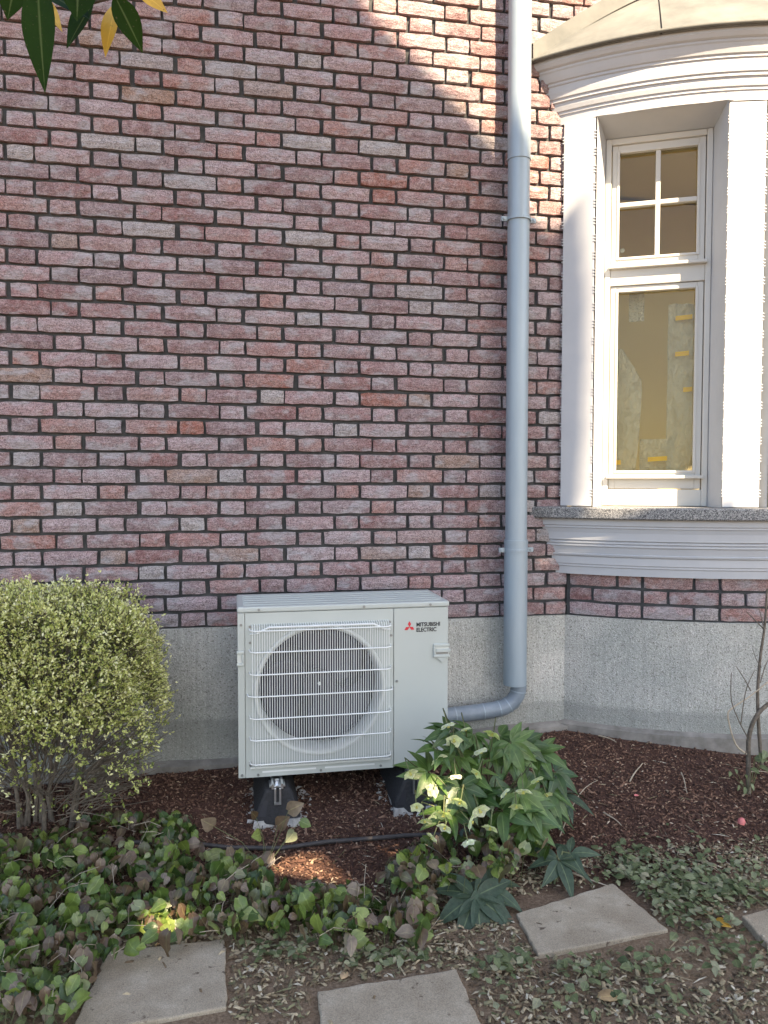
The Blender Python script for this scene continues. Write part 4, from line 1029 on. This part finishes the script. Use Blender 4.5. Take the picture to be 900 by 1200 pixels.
# ------------------------------------------------------------------ leaves hanging into the picture at the top left
def near(px, py, dep): return CAM + ray(px, py)*dep
OB = near(95, -60, 1.25)
ob = thing('overhanging_branch', 'evergreen branch with green and yellow leaves hanging in at the top left', 'branch', OB)
m = MB(); m.tube([near(-160, -230, 1.3)-OB, near(-20, -70, 1.28)-OB, near(60, -12, 1.25)-OB, near(110, 2, 1.23)-OB, near(150, -8, 1.2)-OB, near(200, -20, 1.18)-OB], [.006, .005, .004, .0035, .003, .002], 8); m.build('twig', M['bark'], ob, smooth=True)
def hang(b, t, wd, mat, dep, dd=0, roll=0):
    p, q = near(*b, dep)-OB, near(*t, dep+dd)-OB; d = q-p; m = MB()
    leaf_mesh(m, p, d, -FW, d.length, wd, .06, .22, 10, 0, .5, 'lance', roll)
    m.build('leaf', M[mat], ob, smooth=True)
hang((44, -25), (49, 104), .056, 'over', 1.20, -.03)
hang((30, -40), (40, 22), .05, 'over', 1.26, .0, .3)
hang((110, 3), (75, 55), .062, 'over', 1.24, .02, -.5)
hang((60, -5), (105, 18), .055, 'over', 1.22, -.03, .7)
hang((92, -30), (90, 22), .06, 'over', 1.19, -.02, .4)
hang((134, -6), (168, 61), .044, 'over', 1.20, .03, .35)
hang((20, -30), (8, 22), .05, 'over', 1.23, .0, .3)
hang((136, 4), (121, 65), .036, 'yellow_leaf', 1.26, .0, -.3)
hang((48, -6), (73, 36), .022, 'yellow_leaf', 1.28, .0, .3)
hang((160, -14), (197, 14), .028, 'yellow_leaf', 1.22, .02, .2)

# ------------------------------------------------------------------ unseen tree added behind the camera, its crown cut to shape the shade
LIT = [[(.50, 3.36), (.64, 3.20), (.78, 3.08), (.92, 2.95), (1.06, 2.82), (1.18, 2.70), (1.27, 2.50), (1.37, 2.38), (1.47, 2.33), (1.555, 2.42), (1.58, 1.9), (1.575, 1.3), (1.56, 1.0), (1.52, .82), (1.6, .75), (1.8, .72), (2.05, .70), (3.2, .64), (6, .6), (6, 8), (.1, 8)],  # openings cut into the crown so sun reaches these patches
       [(-.24, -1.05), (.02, -.97), (.22, -.88), (.36, -.92), (.30, -1.08), (.02, -1.25)],
       [(-.71, -1.38), (-.60, -1.30), (-.54, -1.36), (-.66, -1.45)]]
TC = Vector((.2, 0, .5))+SD*11
tr = thing('added_shade_tree', 'unseen leafy tree added behind the viewer to cast the shade', 'tree', (TC.x, TC.y, float(gz(TC.x, TC.y))))
def wallpt(p): k = p[1]/SD.y; return p[0]-SD.x*k, p[2]-SD.z*k
A_ = SD.orthogonal().normalized(); B_ = SD.cross(A_)
ux = Vector((1, 0, 0))-SD*SD.x; ux.normalize(); uy = SD.cross(ux)
vs = []; fs = []
r = random.Random(77); TL = Vector(tr.location)
def crown_leaf(c_, s, k, mg=.10):
    d1_ = (ux*r.gauss(0, 1)+uy*r.gauss(0, 1)+SD*r.gauss(0, .4)).normalized(); d2_ = d1_.cross(SD+Vector((r.gauss(0, .3), r.gauss(0, .3), r.gauss(0, .3)))).normalized()
    q = [c_-d1_*s*1.2, c_+d2_*s*k, c_+d1_*s*1.2, c_-d2_*s*k]
    for p in q:
        X_, Z_ = wallpt(p)
        if any(inpoly(X_+ox, Z_+oz, pl) for pl in LIT for ox, oz in (((mg, 0), (-mg, 0), (0, mg), (0, -mg)) if mg else ((0, 0),))): return
    o = len(vs); vs.extend(tuple(p-TL) for p in q); fs.append((o, o+1, o+2, o+3))
for i in range(16000):
    rr_ = math.sqrt(r.random())*3.7; a = r.uniform(0, 6.283)
    c_ = TC+ux*(rr_*math.cos(a))+uy*(rr_*math.sin(a))+SD*r.uniform(-1.6, 1.6)
    X_, Z_ = wallpt(c_); near_ = -1.9 < X_ < 2.2 and -2.6 < Z_ < 3.8
    crown_leaf(c_, r.uniform(.05, .09) if near_ else r.uniform(.14, .24), .75)
for i in range(34000):        # extra leaves added to close the shade over wall and bed
    X_, Z_ = r.uniform(-1.9, 2.3), r.uniform(-2.7, 3.7)
    crown_leaf(Vector((X_, 0, Z_))+SD*r.uniform(9.8, 11.6), r.uniform(.04, .07), .8)
pl = LIT[0]
for i in range(16):           # fine leaves added round the cut gap to sharpen the shadow edge
    a, b = Vector(pl[i]), Vector(pl[i+1]); nn = Vector((-(b-a).y, (b-a).x)).normalized()
    for k in range(int((b-a).length*5200)):
        q = a.lerp(b, r.random())-nn*abs(r.gauss(0, .14))
        crown_leaf(Vector((q.x, 0, q.y))+SD*r.uniform(6.6, 7.4), r.uniform(.012, .030), .8, 0)
for pl in LIT[1:]:  # same added rim round the gaps made for the ground sun patches
    for i in range(len(pl)):
        a, b = Vector(pl[i]), Vector(pl[(i+1) % len(pl)])
        for k in range(int((b-a).length*6000)):
            q = a.lerp(b, r.random())+Vector((r.gauss(0, .10), r.gauss(0, .10)))
            crown_leaf(Vector((q.x, 0, q.y))+SD*r.uniform(6.6, 7.4), r.uniform(.012, .030), .8, 0)
MB().add(vs, fs).build('crown', M['crown'], tr)
m = MB(); h = TC.z; P = [Vector((0, 0, -.3)), Vector((.1, .05, h*.3)), Vector((.05, -.1, h*.6)), Vector((-.1, 0, h*.85))]; m.tube(P, [.32, .25, .19, .12], 12); m.build('trunk', M['trunk'], tr, smooth=True)
